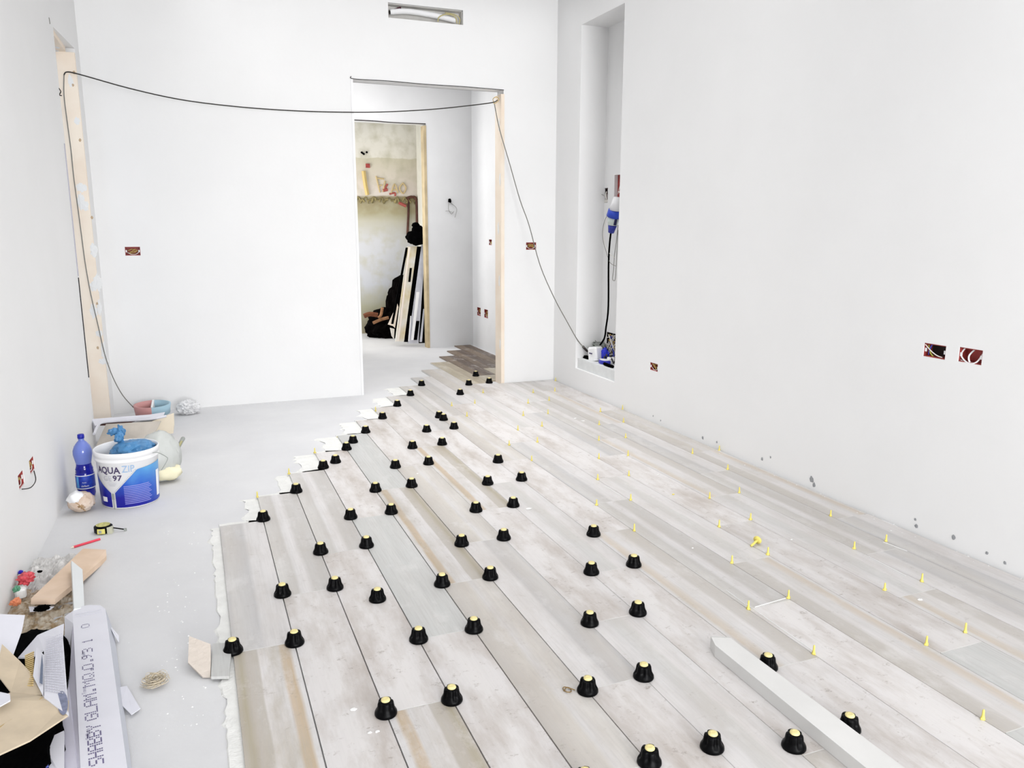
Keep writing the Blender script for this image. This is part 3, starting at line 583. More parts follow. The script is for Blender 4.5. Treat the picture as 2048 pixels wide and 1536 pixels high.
def fit(a0,a1,z0,ht):
    st={}
    def f(me):
        xs=[v.co.x for v in me.vertices]; ys=[v.co.y for v in me.vertices]; x0,x1,y1=min(xs),max(xs),max(ys)
        return lambda x,y: bpt(a0+(a1-a0)*(x-x0)/(x1-x0),z0+ht*y/y1,.0018)
    return f
textmesh('lettering','AQUA',.040,M_inkd,bk,None,bold=True,fitf=fit(-68,-15,.186,.034))['label']='dark lettering AQUA'
textmesh('lettering','ZIP',.040,mat('pale_blue_ink',lin((150,180,215)),.6),bk,None,fitf=fit(-12,11,.190,.034))['label']='pale blue lettering ZIP'
textmesh('lettering','GE',.032,mat('pale_grey_ink',lin((190,190,200)),.6),bk,None,fitf=fit(-52,-34,.146,.027))
textmesh('lettering','97',.032,M_inkd,bk,None,bold=True,fitf=fit(-31,-13,.149,.028))
obj('small_print',join(*[patch([(-44+2*i,.134-.007*i),(-44+2*i,.137-.007*i),(-24-2*i,.137-.007*i),(-24-2*i,.134-.007*i)],3,.002) for i in range(3)]),mat('pale_grey_ink2',lin((205,205,212)),.6),bk)
# bucket wire handle, hanging on the right
ha=[bpt(62,.262,.006),bpt(70,.24,.05),bpt(74,.20,.075),bpt(68,.165,.05),bpt(66,.15,.03)]
obj('bucket_handle',tube([bpt(50,.262,.008),bpt(60,.255,.02),bpt(72,.222,.045),bpt(74,.205,.048),bpt(70,.17,.03),bpt(70,.155,.02)],.0018,6),M_grey,bk)
# blue bag stuffed in the bucket
bb=thing('blue_bag','crumpled translucent blue plastic bag stuffed into the white bucket','bag',(BX,BY,FZ+.25))
obj('bag_body',blob((.03,.03,.0),.115,.10,.065,.25,1.5,4,11,crease=True),M_bluebag,bb,False)
obj('bag_knot',join(blob((-.03,.03,.075),.022,.018,.030,.4,2,3,5),blob((-.055,.05,.105),.028,.016,.018,.5,2,3,8),blob((-.025,.06,.10),.02,.02,.03,.5,2,3,9)),M_bluebag,bb)
# bottle
bt=thing('water_bottle','tall blue plastic bottle with dark blue cap beside the bucket','bottle',(-.622,1.93,FZ))
pf=[(.001,.0),(.030,.0),(.040,.006),(.043,.02),(.042,.045),(.044,.05),(.044,.125),(.041,.13),(.0425,.137),(.0405,.144),(.042,.151),(.0385,.16),(.036,.172),(.036,.18),(.040,.20),(.0455,.228),(.0445,.25),(.037,.272),(.022,.292),(.0135,.300),(.0135,.312)]
obj('bottle_body',lathe(pf[:14],40,cap=False),mat('deep_blue_pet',lin((20,30,170)),.12,spec=.6,col2=lin((8,12,120)),nscale=18),bt,True)
ub=obj('bottle_shoulder',lathe(pf[13:],40,cap=False),mat('pale_blue_pet',lin((120,138,215)),.1,spec=.6,trans=.2),bt,True); ub['label']='paler empty upper part of the bottle'
obj('bottle_cap',lathe([(.001,.312),(.016,.312),(.0165,.318),(.0155,.331),(.013,.333),(.001,.333)],24,cap=False),mat('navy_cap',lin((15,25,150)),.4),bt,True)
obj('bottle_label',lathe([(.0448,.055),(.0450,.056),(.0450,.122),(.0448,.123)],40,cap=False),mat('blue_label',lin((35,75,185)),.4,col2=lin((20,40,150)),nscale=40),bt,True)
obj('label_band',join(lathe([(.0452,.052),(.0454,.054),(.0452,.056)],40,cap=False),lathe([(.0452,.120),(.0454,.122),(.0452,.124)],40,cap=False)),M_white,bt,True)
bfa=math.atan2(-2.53-1.93,-.036+.622)
textmesh('label_print','dellam',.014,M_white,bt,lambda x,y:(.0456*math.cos(bfa-.5+x/.0456),.0456*math.sin(bfa-.5+x/.0456),.064+y))
textmesh('label_print','fonte',.009,M_white,bt,lambda x,y:(.0456*math.cos(bfa-.35+x/.0456),.0456*math.sin(bfa-.35+x/.0456),.084+y))
obj('label_panel',([( .0455*math.cos(bfa-1.1+i*.12),.0455*math.sin(bfa-1.1+i*.12),z) for i in range(4) for z in (.058,.118)],[(2*i,2*i+2,2*i+3,2*i+1) for i in range(3)]),mat('light_blue_label',lin((80,150,210)),.4),bt)
# crumpled lump
cl=thing('cloth_roll','rumpled beige cloth lump with a white end, in front of the bottle','cloth',(-.618,1.69,FZ))
obj('roll_body',blob((0,0,.05),.064,.06,.053,.22,2.4,4,21,zmin=0,crease=True),mat('beige_cloth',lin((222,208,196)),.9,col2=lin((200,176,156)),nscale=18,bump=.4),cl,True)
obj('white_end',blob((-.018,-.012,.072),.042,.045,.034,.25,2,3,6),M_white,cl,True)
obj('folds',join(*[tube([(.03*math.cos(a)-.0,-.045+.01*math.sin(a*2),.05+.02*math.sin(a)),(.004,-.060,.045),(-.02*math.cos(a),-.05,.03+.015*math.cos(a))],.0022,5) for a in (0,1.1,2.2,3.4,4.6,5.5)]),mat('fold_tan',lin((170,140,105)),.9),cl)
# clear bag behind the bucket
cb=thing('clear_bag','cloudy clear plastic bag with yellow contents behind the bucket','bag',(-.27,2.08,FZ))
obj('bag_film',blob((0,0,.13),.115,.10,.155,.22,1.8,4,31,zmin=.002,crease=True),mat('clear_film',lin((226,229,226)),.35,trans=.35,alpha=.9),cb,True)
obj('yellow_contents',blob((.028,-.045,.055),.082,.055,.045,.3,2.5,3,33,zmin=.01),mat('pale_yellow_stuff',lin((236,230,200)),.8),cb,True)
# trowel handle and small stick
tw=thing('trowel','trowel with grey-green handle lying behind the clear bag','trowel',(0,0,0))
obj('handle',tube([(-0.2005,2.5018,0.0200),(-0.1888,2.5586,0.0350),(-0.1708,2.6210,0.0550),(-0.1593,2.6850,0.0600)],.010,10,r2=.013),M_grey,tw,True)
obj('blade',slab([(-0.2007,2.5092,0.0180),(-0.2168,2.4353,0.0120),(-0.2606,2.4264,0.0100),(-0.2412,2.5588,0.0120)],.002),mat('steel',(.5,.5,.5,1),.35,metal=1),tw)
obj('grip_insert',tube([(-0.1851,2.5433,0.0450),(-0.1671,2.5971,0.0640)],.007,8,sm=False),mat('olive_insert',lin((170,165,120)),.5),tw)
tag(obj('white_stick',tube([(-0.2350,2.1986,0.0000),(-0.1694,2.2235,0.0000)],.0035,6,sm=False),M_white),'thin white stick on the floor right of the bucket','stick')
# tape measure
tp=thing('tape_measure','black and yellow tape measure lying on the bare floor','tape measure',(-.495,1.352,FZ),rotz=math.radians(-12))
obj('case',xf(lathe([(.030,0),(.036,.004),(.036,.030),(.031,.034)],24,lambda t,i:1+.10*abs(math.cos(2*t))),Matrix.Identity(4)),M_black,tp,True)
obj('top_disc',lathe([(.001,.0345),(.028,.0345),(.030,.0362),(.001,.0362)],24,cap=False),mat('yellow_label',lin((216,210,130)),.5,noise_amt=.5,nscale=60),tp)
obj('side_label',box(-.014,.018,-.0400,-.0365,.005,.028),mat('yellow_label2',lin((222,214,120)),.5),tp)
obj('side_label_window',box(-.008,.004,-.0415,-.040,.009,.022),M_grey,tp)
obj('mouth',box(.024,.046,-.030,-.006,.0,.030),mat('chrome_mouth',lin((190,190,170)),.3),tp)
obj('tape_blade',join(tube([(.046,-.012,.022),(.092,-.004,.008)],.003,6,sm=False)),M_black,tp)
obj('end_hook',box(.090,.099,-.010,.002,.0,.012),M_grey,tp)
pc=thing('pencil','red carpenter pencil lying in front of the tape measure','pencil',(0,0,0))
pa,pb=Vector((-0.5991,1.1936,-0.0070)),Vector((-0.5009,1.2515,-0.0070))
pa.z=pb.z=FZ+.005
obj('shaft',tube([pa,pb],.0055,6,sm=False),mat('red_paint',lin((225,70,90)),.4),pc); obj('tip',tube([pa-(pb-pa).normalized()*.012,pa],.0012,6,sm=False,r2=.0055),M_wood,pc)

# ---------------------------------------------------------------- corner pile: carton, tub, bag
co=thing('open_carton','torn open carton with white edge lying below the pine board','carton',(0,0,0))
obj('dark_gap',slab([(-0.6726,3.0216,0.1150),(-0.6127,3.0987,0.1180),(-0.4465,3.0337,0.1180),(-0.5313,2.9789,0.1120)],.004),mat('gap_brown',lin((90,50,45)),.9),co)
obj('inside_panel',slab([(-0.6744,2.9301,0.0000),(-0.6134,3.0052,0.1200),(-0.2869,2.9196,0.1300),(-0.3565,2.8166,0.0200)],.004),mat('grey_inside',lin((206,198,188)),.9,noise_amt=.2,nscale=6),co)
obj('top_edge',tube([(-0.6580,2.7562,0.1200),(-0.6503,2.9496,0.1300),(-0.6077,3.0166,0.1300),(-0.3538,2.9818,0.1350),(-0.2586,3.0111,0.1400)],.008,6,4),M_card_w,co)
obj('lid_flap',slab([(-0.6950,3.0500,0.1500),(-0.3553,3.0496,0.1500),(-0.2658,3.0909,0.1500),(-0.2765,3.0032,0.1400),(-0.6079,3.0236,0.1350),(-0.6682,2.9293,0.1300)],.004),M_card_w,co)
obj('left_flap',slab([(-0.7514,3.3290,0.1600),(-0.6921,3.0203,0.1500),(-0.6586,3.0084,0.1300),(-0.6855,2.9948,0.0700),(-0.7213,3.0895,0.0300)],.004),M_card_w,co)
obj('side_flap',slab([(-0.3433,2.9847,0.1200),(-0.2128,3.0394,0.1500),(-0.2174,3.1045,0.0600),(-0.2267,3.0577,0.0100),(-0.3586,3.0000,0.0100)],.005),M_cream,co)
tb=thing('oval_tub','oval plastic tub, half red and half blue, by the corner wall','tub',(0,0,0))
TC=Vector((-0.3668,3.6040,0.0750)); 
def halfring(t0,t1,r1,r2,z0,z1,n=20):
    V=[];Fc=[]
    for i in range(n+1):
        t=t0+(t1-t0)*i/n
        for (rr,z) in ((1,z0),(1.08,z1),(.98,z1),(.9,z0)): V.append((TC.x+r1*rr*math.cos(t),TC.y+r2*rr*math.sin(t),TC.z+z))
    for i in range(n):
        for k in range(4): Fc.append((i*4+k,i*4+(k+1)%4,(i+1)*4+(k+1)%4,(i+1)*4+k))
    return V,Fc
obj('red_half',join(halfring(math.pi/2,3*math.pi/2,.115,.13,-.04,.03)),mat('faded_red',lin((205,150,148)),.5),tb,True)
obj('blue_half',join(halfring(-math.pi/2,math.pi/2,.115,.13,-.04,.03)),mat('faded_blue',lin((160,192,208)),.5),tb,True)
obj('divider',box(TC.x-.004,TC.x+.010,TC.y-.13,TC.y+.13,TC.z-.04,TC.z+.035),M_white,tb)
obj('tub_floor',xf(lathe([(.001,0),(.105,0),(.105,.004),(.001,.004)],28,cap=False),Matrix.Translation((TC.x,TC.y,TC.z-.04))),mat('tub_grey',lin((215,215,212)),.7),tb)
tag(obj('crumpled_film',blob((-.13,3.70,.04),.09,.07,.06,.5,2.4,4,41,zmin=FZ,crease=True),mat('white_film',(.85,.85,.86,1),.3,trans=.2)),'crumpled white plastic film against the back wall skirting','bag')

# ---------------------------------------------------------------- left foreground rubbish
# long printed carton
ct=thing('tile_carton','long white printed tile carton lying open end first, at lower left','carton',(0,0,0))
A_=Vector((-.506,.401,.065)); D_=Vector((-.055/.58*.7+.0,0,0))
e=Vector((.093,-.684,0)).normalized(); s=Vector((e.y*-1,e.x,0))  # e runs towards the camera, s to the right
TL=Vector((-.503,.395,.065)); 
def cp(a,b,z=None):   # a along the box from its far end, b across from the left edge
    p=TL+e*a+s*b; return (p.x,p.y,p.z if z is None else z)
CW=.100; CL=1.15
obj('top_panel',slab([cp(0,.004),cp(-.004,.05),cp(.02,.086),cp(.06,CW),cp(CL,CW),cp(CL,.0),cp(.03,0)],.003),M_card_w,ct)
obj('right_side',slab([cp(.06,CW),cp(.11,CW+.018,FZ+.004),cp(CL,CW+.010,FZ+.004),cp(CL,CW)],.003),mat('carton_side',lin((196,199,208)),.75),ct)
obj('left_side',slab([cp(.03,0),cp(.2,-.010,.02),cp(.50,-.022,.045),cp(.62,-.045,.045),cp(.78,-.062,.04),cp(CL,-.085,.03),cp(CL,0)],.003),mat('carton_side_left',lin((206,204,218)),.75),ct)
obj('torn_flap',slab([cp(.02,.0),cp(.03,-.025,.055),cp(.14,-.028,.03),cp(.20,-.015,.03),cp(.12,.0)],.002),M_card_w,ct)
obj('end_flap',slab([cp(.10,CW+.002,.03),cp(.16,CW+.03,.005),cp(.20,CW+.028,.001),cp(.16,CW+.012,.03)],.002),M_card_w,ct)
obj('torn_tab',slab([cp(.50,CW+.008,.005),cp(.50,CW+.03,.003),cp(.64,CW+.055,.0),cp(.66,CW+.03,.0),cp(.60,CW+.008,.005)],.002),M_card_w,ct)
obj('base_panel',slab([cp(.05,.002,FZ+.005),cp(.05,CW,FZ+.005),cp(CL,CW,FZ+.005),cp(CL,.002,FZ+.005)],.003),M_card_in,ct)
obj('crease_lines',join(*[tube([cp(x,.006,.0662),cp(x+.004,CW-.012,.0662)],.0008,4,sm=False) for x in (.055,.075)]),mat('crease',lin((205,205,215)),.8),ct)
FONT={'S':'01111 10000 10000 01110 00001 00001 11110','H':'10001 10001 10001 11111 10001 10001 10001','A':'01110 10001 10001 11111 10001 10001 10001','B':'11110 10001 10001 11110 10001 10001 11110','Y':'10001 10001 01010 00100 00100 00100 00100','G':'01110 10001 10000 10111 10001 10001 01110','L':'10000 10000 10000 10000 10000 10000 11111','M':'10001 11011 10101 10101 10001 10001 10001','Q':'01110 10001 10001 10001 10101 10010 01101','.':'00000 00000 00000 00000 00000 01100 01100','0':'01110 10001 10001 10001 10001 10001 01110','9':'01110 10001 10001 01111 00001 00010 01100','3':'11110 00001 00001 01110 00001 00001 11110','1':'00100 01100 00100 00100 00100 00100 01110'}
def dots(s_,a0,b0,h,w,gap):
    """dot-matrix text; reads from the near end towards the far end"""
    V=[];Fc=[]; a_=a0
    for ch in s_:
        if ch in FONT:
            rows=FONT[ch].split()
            for r,row in enumerate(rows):
                for q,bit in enumerate(row):
                    if bit=='1':
                        aa=a_-q*w/4; b2=b0+r*h/6; d=h*.062
                        k=len(V); V+=[cp(aa-d*1.3,b2-d,.0656),cp(aa+d*1.3,b2-d,.0656),cp(aa+d*1.3,b2+d,.0656),cp(aa-d*1.3,b2+d,.0656)]; Fc.append((k,k+1,k+2,k+3))
        a_-=w+gap
    return V,Fc
M_faint=mat('faint_ink',lin((165,163,185)),.8)
for t_,a0,b0,h,w,gp in (('SHABBY',.952,.020,.030,.022,.0097),('GLAM.',.742,.018,.029,.026,.0100),('MQ.',.560,.018,.028,.030,.012),('0.',.458,.019,.028,.028,.012),('9',.390,.020,.024,.020,0),('3',.350,.022,.026,.024,0),('1',.280,.024,.026,.014,0),('0',.172,.024,.022,.024,0)):
    obj('lettering',dots(t_,a0,b0,h,w,gp),M_ink,ct)['label']='grey dot-matrix lettering '+t_
def smalltext(t,a0,b0,sz): return textmesh('lettering',t,sz,M_faint,ct,lambda x,y:cp(a0-x,b0-y*.9+.012,.0656))
smalltext('Calibro',.835,.014,.018); smalltext('Tono',.60,.012,.018); smalltext('Scelta',.378,.016,.016)

# grey trim strip in front of the carton
tag(obj('trim_strip',slab([(-0.5555,0.8246,0.0750),(-0.5107,0.7528,0.0600),(-0.4655,0.3913,0.0620),(-0.4954,0.3783,0.0720)],.010),mat('strip_grey',lin((222,225,226)),.5,noise_amt=.05)),'pale grey mitred strip sticking out of the printed carton','strip')
# plank
pk=thing('wood_plank','short raw wooden plank lying aslant on the rubble by the left wall','plank',(0,0,0))
obj('plank_body',slab([(-0.5515,1.1092,0.0120),(-0.4616,1.0823,0.0040),(-0.4533,1.0056,0.0040),(-0.5095,0.7639,0.0300),(-0.5717,0.5106,0.0620),(-0.6513,0.5421,0.0620)],.022),mat('plank_wood',lin((226,202,180)),.75,col2=lin((214,188,162)),nscale=7),pk)
# rubble mound
def mound(poly,h,seed,n=34,amp=.5):
    xs=[p[0] for p in poly]; ys=[p[1] for p in poly]; x0,x1,y0,y1=min(xs),max(xs),min(ys),max(ys); V=[];Fc=[]
    cx=(x0+x1)/2; cy=(y0+y1)/2
    for i in range(n+1):
        for j in range(n+1):
            x=x0+(x1-x0)*i/n; y=y0+(y1-y0)*j/n
            d=1-max(abs((x-cx)/((x1-x0)/2)),0)**2.2; d2=1-abs((y-cy)/((y1-y0)/2))**2.2; e_=max(0,min(d,d2))
            z=FZ-.004+h*(e_**.6)*(.55+amp*noise.fractal(Vector((x*22,y*22,seed)),.8,2,4))
            V.append((x,y,z))
    for i in range(n):
        for j in range(n): a=i*(n+1)+j; Fc.append((a,a+n+1,a+n+2,a+1))
    return V,Fc
tag(obj('rubble',mound([(-.76,.22),(-.515,.82)],.030,4,50,.9),mat('rubble_brown',lin((206,196,180)),.95,col2=lin((160,136,104)),nscale=45,bump=.8)),'brown dusty rubble spread beside the printed carton','rubble',kind='stuff')
tag(obj('dust_fluff',join(mound([(-.76,.72),(-.56,1.12)],.045,9,36,.8)),mat('grey_fluff',lin((222,220,218)),.95,noise_amt=.25,nscale=30,bump=.6)),'grey-white dust and shavings against the left wall','dust',kind='stuff')
for j,(x,y,z,rx,ry,rz,mm,lab) in enumerate([(-.700,.745,.06,.028,.035,.020,mat('red_wrapper',lin((220,80,90)),.4,noise_amt=.4,nscale=60),'crumpled red wrapper against the left wall'),
  (-.726,.80,.065,.008,.009,.007,mat('blue_scrap',lin((50,40,190)),.4),'tiny blue scrap above the red wrapper'),
  (-.716,.665,.055,.012,.012,.012,mat('green_scrap',lin((90,150,120)),.5),'tiny green scrap below the red wrapper'),
  (-.71,.595,.035,.016,.018,.012,mat('orange_scrap',lin((225,140,100)),.6),'small orange scrap near the plank end')]):
    tag(obj('scrap',blob((x,y,z),rx,ry,rz,.5,2.5,3,j+50),mm),lab,'scrap')
tag(obj('plaster_lump',bbox(-.725,-.690,.655,.69,.02,.055,.008),M_dust),'small white plaster lump between wrapper and plank','lump')
# scraps around the plank
tag(obj('paper_scrap',slab([(-0.6634,0.5493,0.0300),(-0.5747,0.4930,0.0400),(-0.5878,0.4909,0.0300),(-0.6556,0.5226,0.0200)],.002),M_card_w),'flat white paper scrap under the plank end','paper')
tag(obj('dark_scrap',blob((-0.6059,0.4617,0.0550),.03,.02,.012,.7,3,3,66,crease=True),M_blackmatte),'small black shred beside the plank end','shred')
tag(obj('dark_crumb',blob((-0.6748,0.8686,0.0300),.010,.006,.005,.6,3,2,67),M_blackmatte),'tiny black crumb by the wall above the plank','crumb')
# crumpled black mass filling the dark area under the torn cartons
tag(obj('black_mass',join(blob((-.60,.02,.03),.135,.33,.055,.35,2.2,4,71,zmin=FZ,crease=True),blob((-.54,-.45,.03),.13,.30,.05,.3,2.2,4,73,zmin=FZ,crease=True)),M_blackmatte),'black crumpled mass beneath the torn cartons','sack')
# left white carton piece
tag(obj('carton_piece',slab([(-0.6648,0.1388,0.2000),(-0.5979,0.1671,0.1700),(-0.5945,0.0877,0.1550),(-0.5981,-0.0373,0.1400),(-0.6286,-0.0950,0.1500)],.004),M_card_w),'white carton piece leaning on the left wall edge','carton')
# torn white printed carton with corrugated tear
tc_=thing('torn_carton','torn white carton with fine print and exposed corrugation, lower left','carton',(0,0,0))
obj('white_panel',slab([(-0.5919,-0.0119,0.1200),(-0.5548,0.0850,0.1350),(-0.4876,0.1254,0.1400),(-0.4782,0.0287,0.1400),(-0.4046,-0.4398,0.1500),(-0.4735,-0.3402,0.1600),(-0.5160,-0.0529,0.1500),(-0.5481,-0.0660,0.1400)],.004),M_card_w,tc_)
PA4=((-0.5206,0.0157,0.1505),(-0.4783,0.0373,0.1505),(-0.4209,-0.3421,0.1515),(-0.4721,-0.3172,0.1605))
obj('fine_print',join(*[([bil(*PA4,q/8,i/24),bil(*PA4,q/8+.08,i/24),bil(*PA4,q/8+.08,i/24+.018),bil(*PA4,q/8,i/24+.018)],[(0,1,2,3)]) for i in range(24) for q in range(8)]),mat('pale_ink',lin((196,196,208)),.8),tc_)
obj('lifted_edge',slab([(-0.5336,-0.0531,0.1650),(-0.5037,-0.1244,0.1700),(-0.4748,-0.3432,0.1650),(-0.5157,-0.2262,0.1650)],.003),M_card_w,tc_)
obj('corrugation',join(*[tube([bil((-0.5614,-0.0703,0.1500),(-0.5614,-0.0703,0.1500),(-0.5285,-0.2504,0.1520),(-0.5285,-0.2504,0.1520),0,i/16),bil((-0.5379,-0.0710,0.1580),(-0.5379,-0.0710,0.1580),(-0.5100,-0.2663,0.1600),(-0.5100,-0.2663,0.1600),0,i/16)],.0022,4,sm=False) for i in range(17)]),mat('corrugated_kraft',lin((205,180,125)),.9),tc_)
obj('torn_hole',slab([(-0.5090,-0.1202,0.1720),(-0.4968,-0.1870,0.1720),(-0.4826,-0.2927,0.1720),(-0.4912,-0.2817,0.1720),(-0.5011,-0.1989,0.1720)],.001),mat('hole_slate',lin((105,115,135)),.8),tc_)
# kraft boards
tag(obj('kraft_piece',slab([(-0.6201,-0.0416,0.1850),(-0.5653,-0.1158,0.1600),(-0.5205,-0.2015,0.1550),(-0.4824,-0.3137,0.1550),(-0.5122,-0.3033,0.1500),(-0.5624,-0.2637,0.1500),(-0.6106,-0.1788,0.1700)],.004),M_kraft),'tan torn cardboard layer beside the corrugated tear','cardboard')
kb=tag(obj('kraft_flap',slab([(-0.5624,-0.2637,0.1500),(-0.4785,-0.3251,0.1550),(-0.4437,-0.3108,0.1500),(-0.4135,-0.3668,0.1500),(-0.4076,-0.4341,0.1500),(-0.4791,-0.5130,0.1500),(-0.5404,-0.5665,0.1600),(-0.5873,-0.3259,0.1700)],.005),M_kraft),'wide tan cardboard flap with an oval grey stamp','cardboard')
ST=((-0.4522,-0.3067,0.1525),(-0.4226,-0.3185,0.1525),(-0.4056,-0.4389,0.1525),(-0.4303,-0.4291,0.1525))
st=[bil(*ST,.5+.5*math.cos(t*.349),.5+.5*math.sin(t*.349)) for t in range(18)]
obj('oval_stamp',(st,[tuple(range(18))]),mat('stamp_grey',lin((130,135,160)),.8,noise_amt=.3,nscale=90),kb)
obj('board_crease',tube([(-0.4790,-0.3362,0.1560),(-0.5098,-0.3849,0.1560),(-0.5441,-0.4353,0.1600),(-0.5574,-0.4633,0.1650)],.002,5),mat('crease_tan',lin((180,155,105)),.9),kb)
tag(obj('white_offcut',slab([(-0.5821,-0.3184,0.1900),(-0.5480,-0.3379,0.1850),(-0.5414,-0.3689,0.1850),(-0.5659,-0.4039,0.1900)],.004),M_card_w),'small white card corner poking in at the left frame edge','card')
wp=tag(obj('white_panel_piece',slab([(-0.4354,-0.3523,0.0600),(-0.4083,-0.5684,0.0600),(-0.4434,-0.5475,0.0550),(-0.4551,-0.4642,0.0550),(-0.4842,-0.3819,0.0600)],.006),M_card_w),'white panel offcut between the kraft flap and the printed carton','offcut')
tag(obj('wood_stub',slab([(-0.5008,-0.4054,0.0600),(-0.4825,-0.4085,0.0600),(-0.4652,-0.5319,0.0500),(-0.4945,-0.5202,0.0500)],.012),mat('stub_wood',lin((205,195,150)),.85,noise_amt=.3,nscale=20)),'short tan wood stub upright at the bottom left','stub')
tag(obj('blue_scrap',slab([(-0.4688,-0.4849,0.0620),(-0.4531,-0.4812,0.0620),(-0.4510,-0.4971,0.0600),(-0.4670,-0.4987,0.0600)],.004),mat('slate_blue',lin((90,100,170)),.6)),'slate blue scrap at the bottom edge beside the wood stub','scrap')

# ---------------------------------------------------------------- electrical boxes and vent
def backbox(name,lab,kind,cx,cy,cz,hw,hh,d,wires,mats=None):
    """kind B: in the back wall (opening faces -Y); R: right wall (faces -X); L: left wall (faces +X)"""
    t=thing(name,lab,'electrical box',(cx,cy,cz))
    t.rotation_euler=(0,0,{'B':0,'R':-math.pi/2,'L':math.pi/2}[kind])
    # local: x across, y into the wall, z up
    k=.004
    obj('box_shell',join(box(-hw,hw,d-.003,d,-hh,hh),box(-hw,-hw+k,.004,d,-hh,hh),box(hw-k,hw,.004,d,-hh,hh),box(-hw,hw,.004,d,-hh,-hh+k),box(-hw,hw,.004,d,hh-k,hh)),M_red,t)
    obj('shadow_lining',box(-hw+.012,hw-.008,d-.006,d-.004,-hh+.006,hh-.006),M_red if wires not in ('dark','diag') else M_dark,t)
    obj('screw_lug',join(box(-hw+k,-hw+.012,.004,.008,-.008,.008),box(hw-.012,hw-k,.004,.008,-.008,.008)),M_white,t)
    if wires=='loops':
        obj('white_wire',join(tube([(-.04,.02,.03),(-.05,.01,.0),(-.03,.006,-.022),(.0,.004,-.032),(.03,.006,-.02),(.045,.02,.02)],.0032,6),tube([(.0,.03,.03),(-.012,.01,.0),(-.004,.006,-.026),(.002,.02,-.03)],.0035,6),tube([(-.05,.012,-.026),(-.01,.004,-.034),(.02,.01,-.03)],.003,6)),M_white,t)
    elif wires=='diag':
        obj('white_wire',tube([(-.052,.004,.022),(-.02,.004,-.002),(.01,.006,-.018),(.035,.01,-.024)],.0024,6),M_wirew,t)
        obj('blue_wire',tube([(-.03,.02,.025),(-.035,.012,.0),(-.04,.016,-.022)],.003,6),M_bluewire,t); obj('yellow_wire',tube([(-.048,.02,.02),(-.03,.012,-.01),(-.015,.014,-.026)],.0028,6),M_yelwire,t)
    else:
        obj('tan_wire',join(*[tube([(random.uniform(-hw*.7,hw*.7),.03,random.uniform(-hh*.6,hh*.6)),(random.uniform(-hw*.7,hw*.7),.010,random.uniform(-hh*.6,hh*.6)),(random.uniform(-hw*.7,hw*.7),.014,random.uniform(-hh*.6,hh*.6)),(random.uniform(-hw*.7,hw*.7),.03,random.uniform(-hh*.6,hh*.6))],.0022,5) for _ in range(4)]),M_copper,t)
        obj('white_wire',tube([(-hw*.7,.012,-hh*.3),(-hw*.2,.008,-hh*.75),(hw*.4,.008,-hh*.7),(hw*.8,.012,-hh*.2)],.0022,5),M_wirew,t)
    return t
backbox('socket_box','red electrical back box in the back wall, left of the doorway','B',-.421,YB,1.184,.050,.031,.048,'tan')
backbox('socket_box','red electrical back box in the back wall, right of the doorway','B',2.7265,YB,1.1975,.0475,.0315,.048,'tan')
backbox('socket_box','small low electrical box on the right wall, just right of the niche','R',XR,2.2165,.3925,.0515,.0275,.048,'tan')
backbox('socket_box','dark electrical box with diagonal white wire on the right wall','R',XR,-.044,.838,.056,.030,.048,'diag')
backbox('socket_box','red electrical box with looped white cable, nearest on the right wall','R',XR,-.2175,.843,.0545,.031,.048,'loops')
l1=backbox('socket_box','nearer red electrical box low on the left wall','L',XL(1.035),1.035,.365,.049,.030,.043,'tan')
l2=backbox('socket_box','farther red electrical box low on the left wall, above the bottle level','L',XL(1.25),1.25,.365,.049,.030,.043,'tan')
l2['label']='farther red electrical box low on the left wall'
for t in (l1,l2): t.rotation_euler.z+= .034*-1
tag(obj('link_wire',tube([(XL(1.0)+.006,1.0,.335),(XL(1.08)+.02,1.08,.315),(XL(1.18)+.02,1.18,.315),(XL(1.23)+.006,1.24,.34)],.0022,6),M_cable),'dark blue wire looping between the two left wall boxes','wire')
backbox('socket_box','left of the paired dark boxes low on the hall wall','R',2.98,5.99,.4075,.060,.047,.048,'dark')
backbox('socket_box','right of the paired dark boxes low on the hall wall','R',2.98,5.75,.4075,.060,.047,.048,'dark')
backbox('switch_box','small dark switch box at mid height on the hall wall','R',2.98,5.605,1.195,.045,.030,.048,'dark')
tag(obj('wire_tail',join(tube([(2.713,YH-.004,1.655),(2.71,YH-.02,1.64),(2.705,YH-.02,1.625)],.018,8)),M_blackmatte),'black cable stub sticking out of the hall end wall','cable stub')
tag(obj('wire_tail',join(tube([(2.70,YH-.01,1.62),(2.695,YH-.015,1.55),(2.73,YH-.012,1.50),(2.76,YH-.01,1.53)],.0022,5),tube([(2.72,YH-.01,1.62),(2.79,YH-.015,1.56),(2.77,YH-.012,1.46)],.0022,5),tube([(2.66,YH-.01,1.53),(2.70,YH-.014,1.53),(2.75,YH-.012,1.51)],.002,5)),M_cableg),'thin grey wires dangling under the hall cable stub','wire')
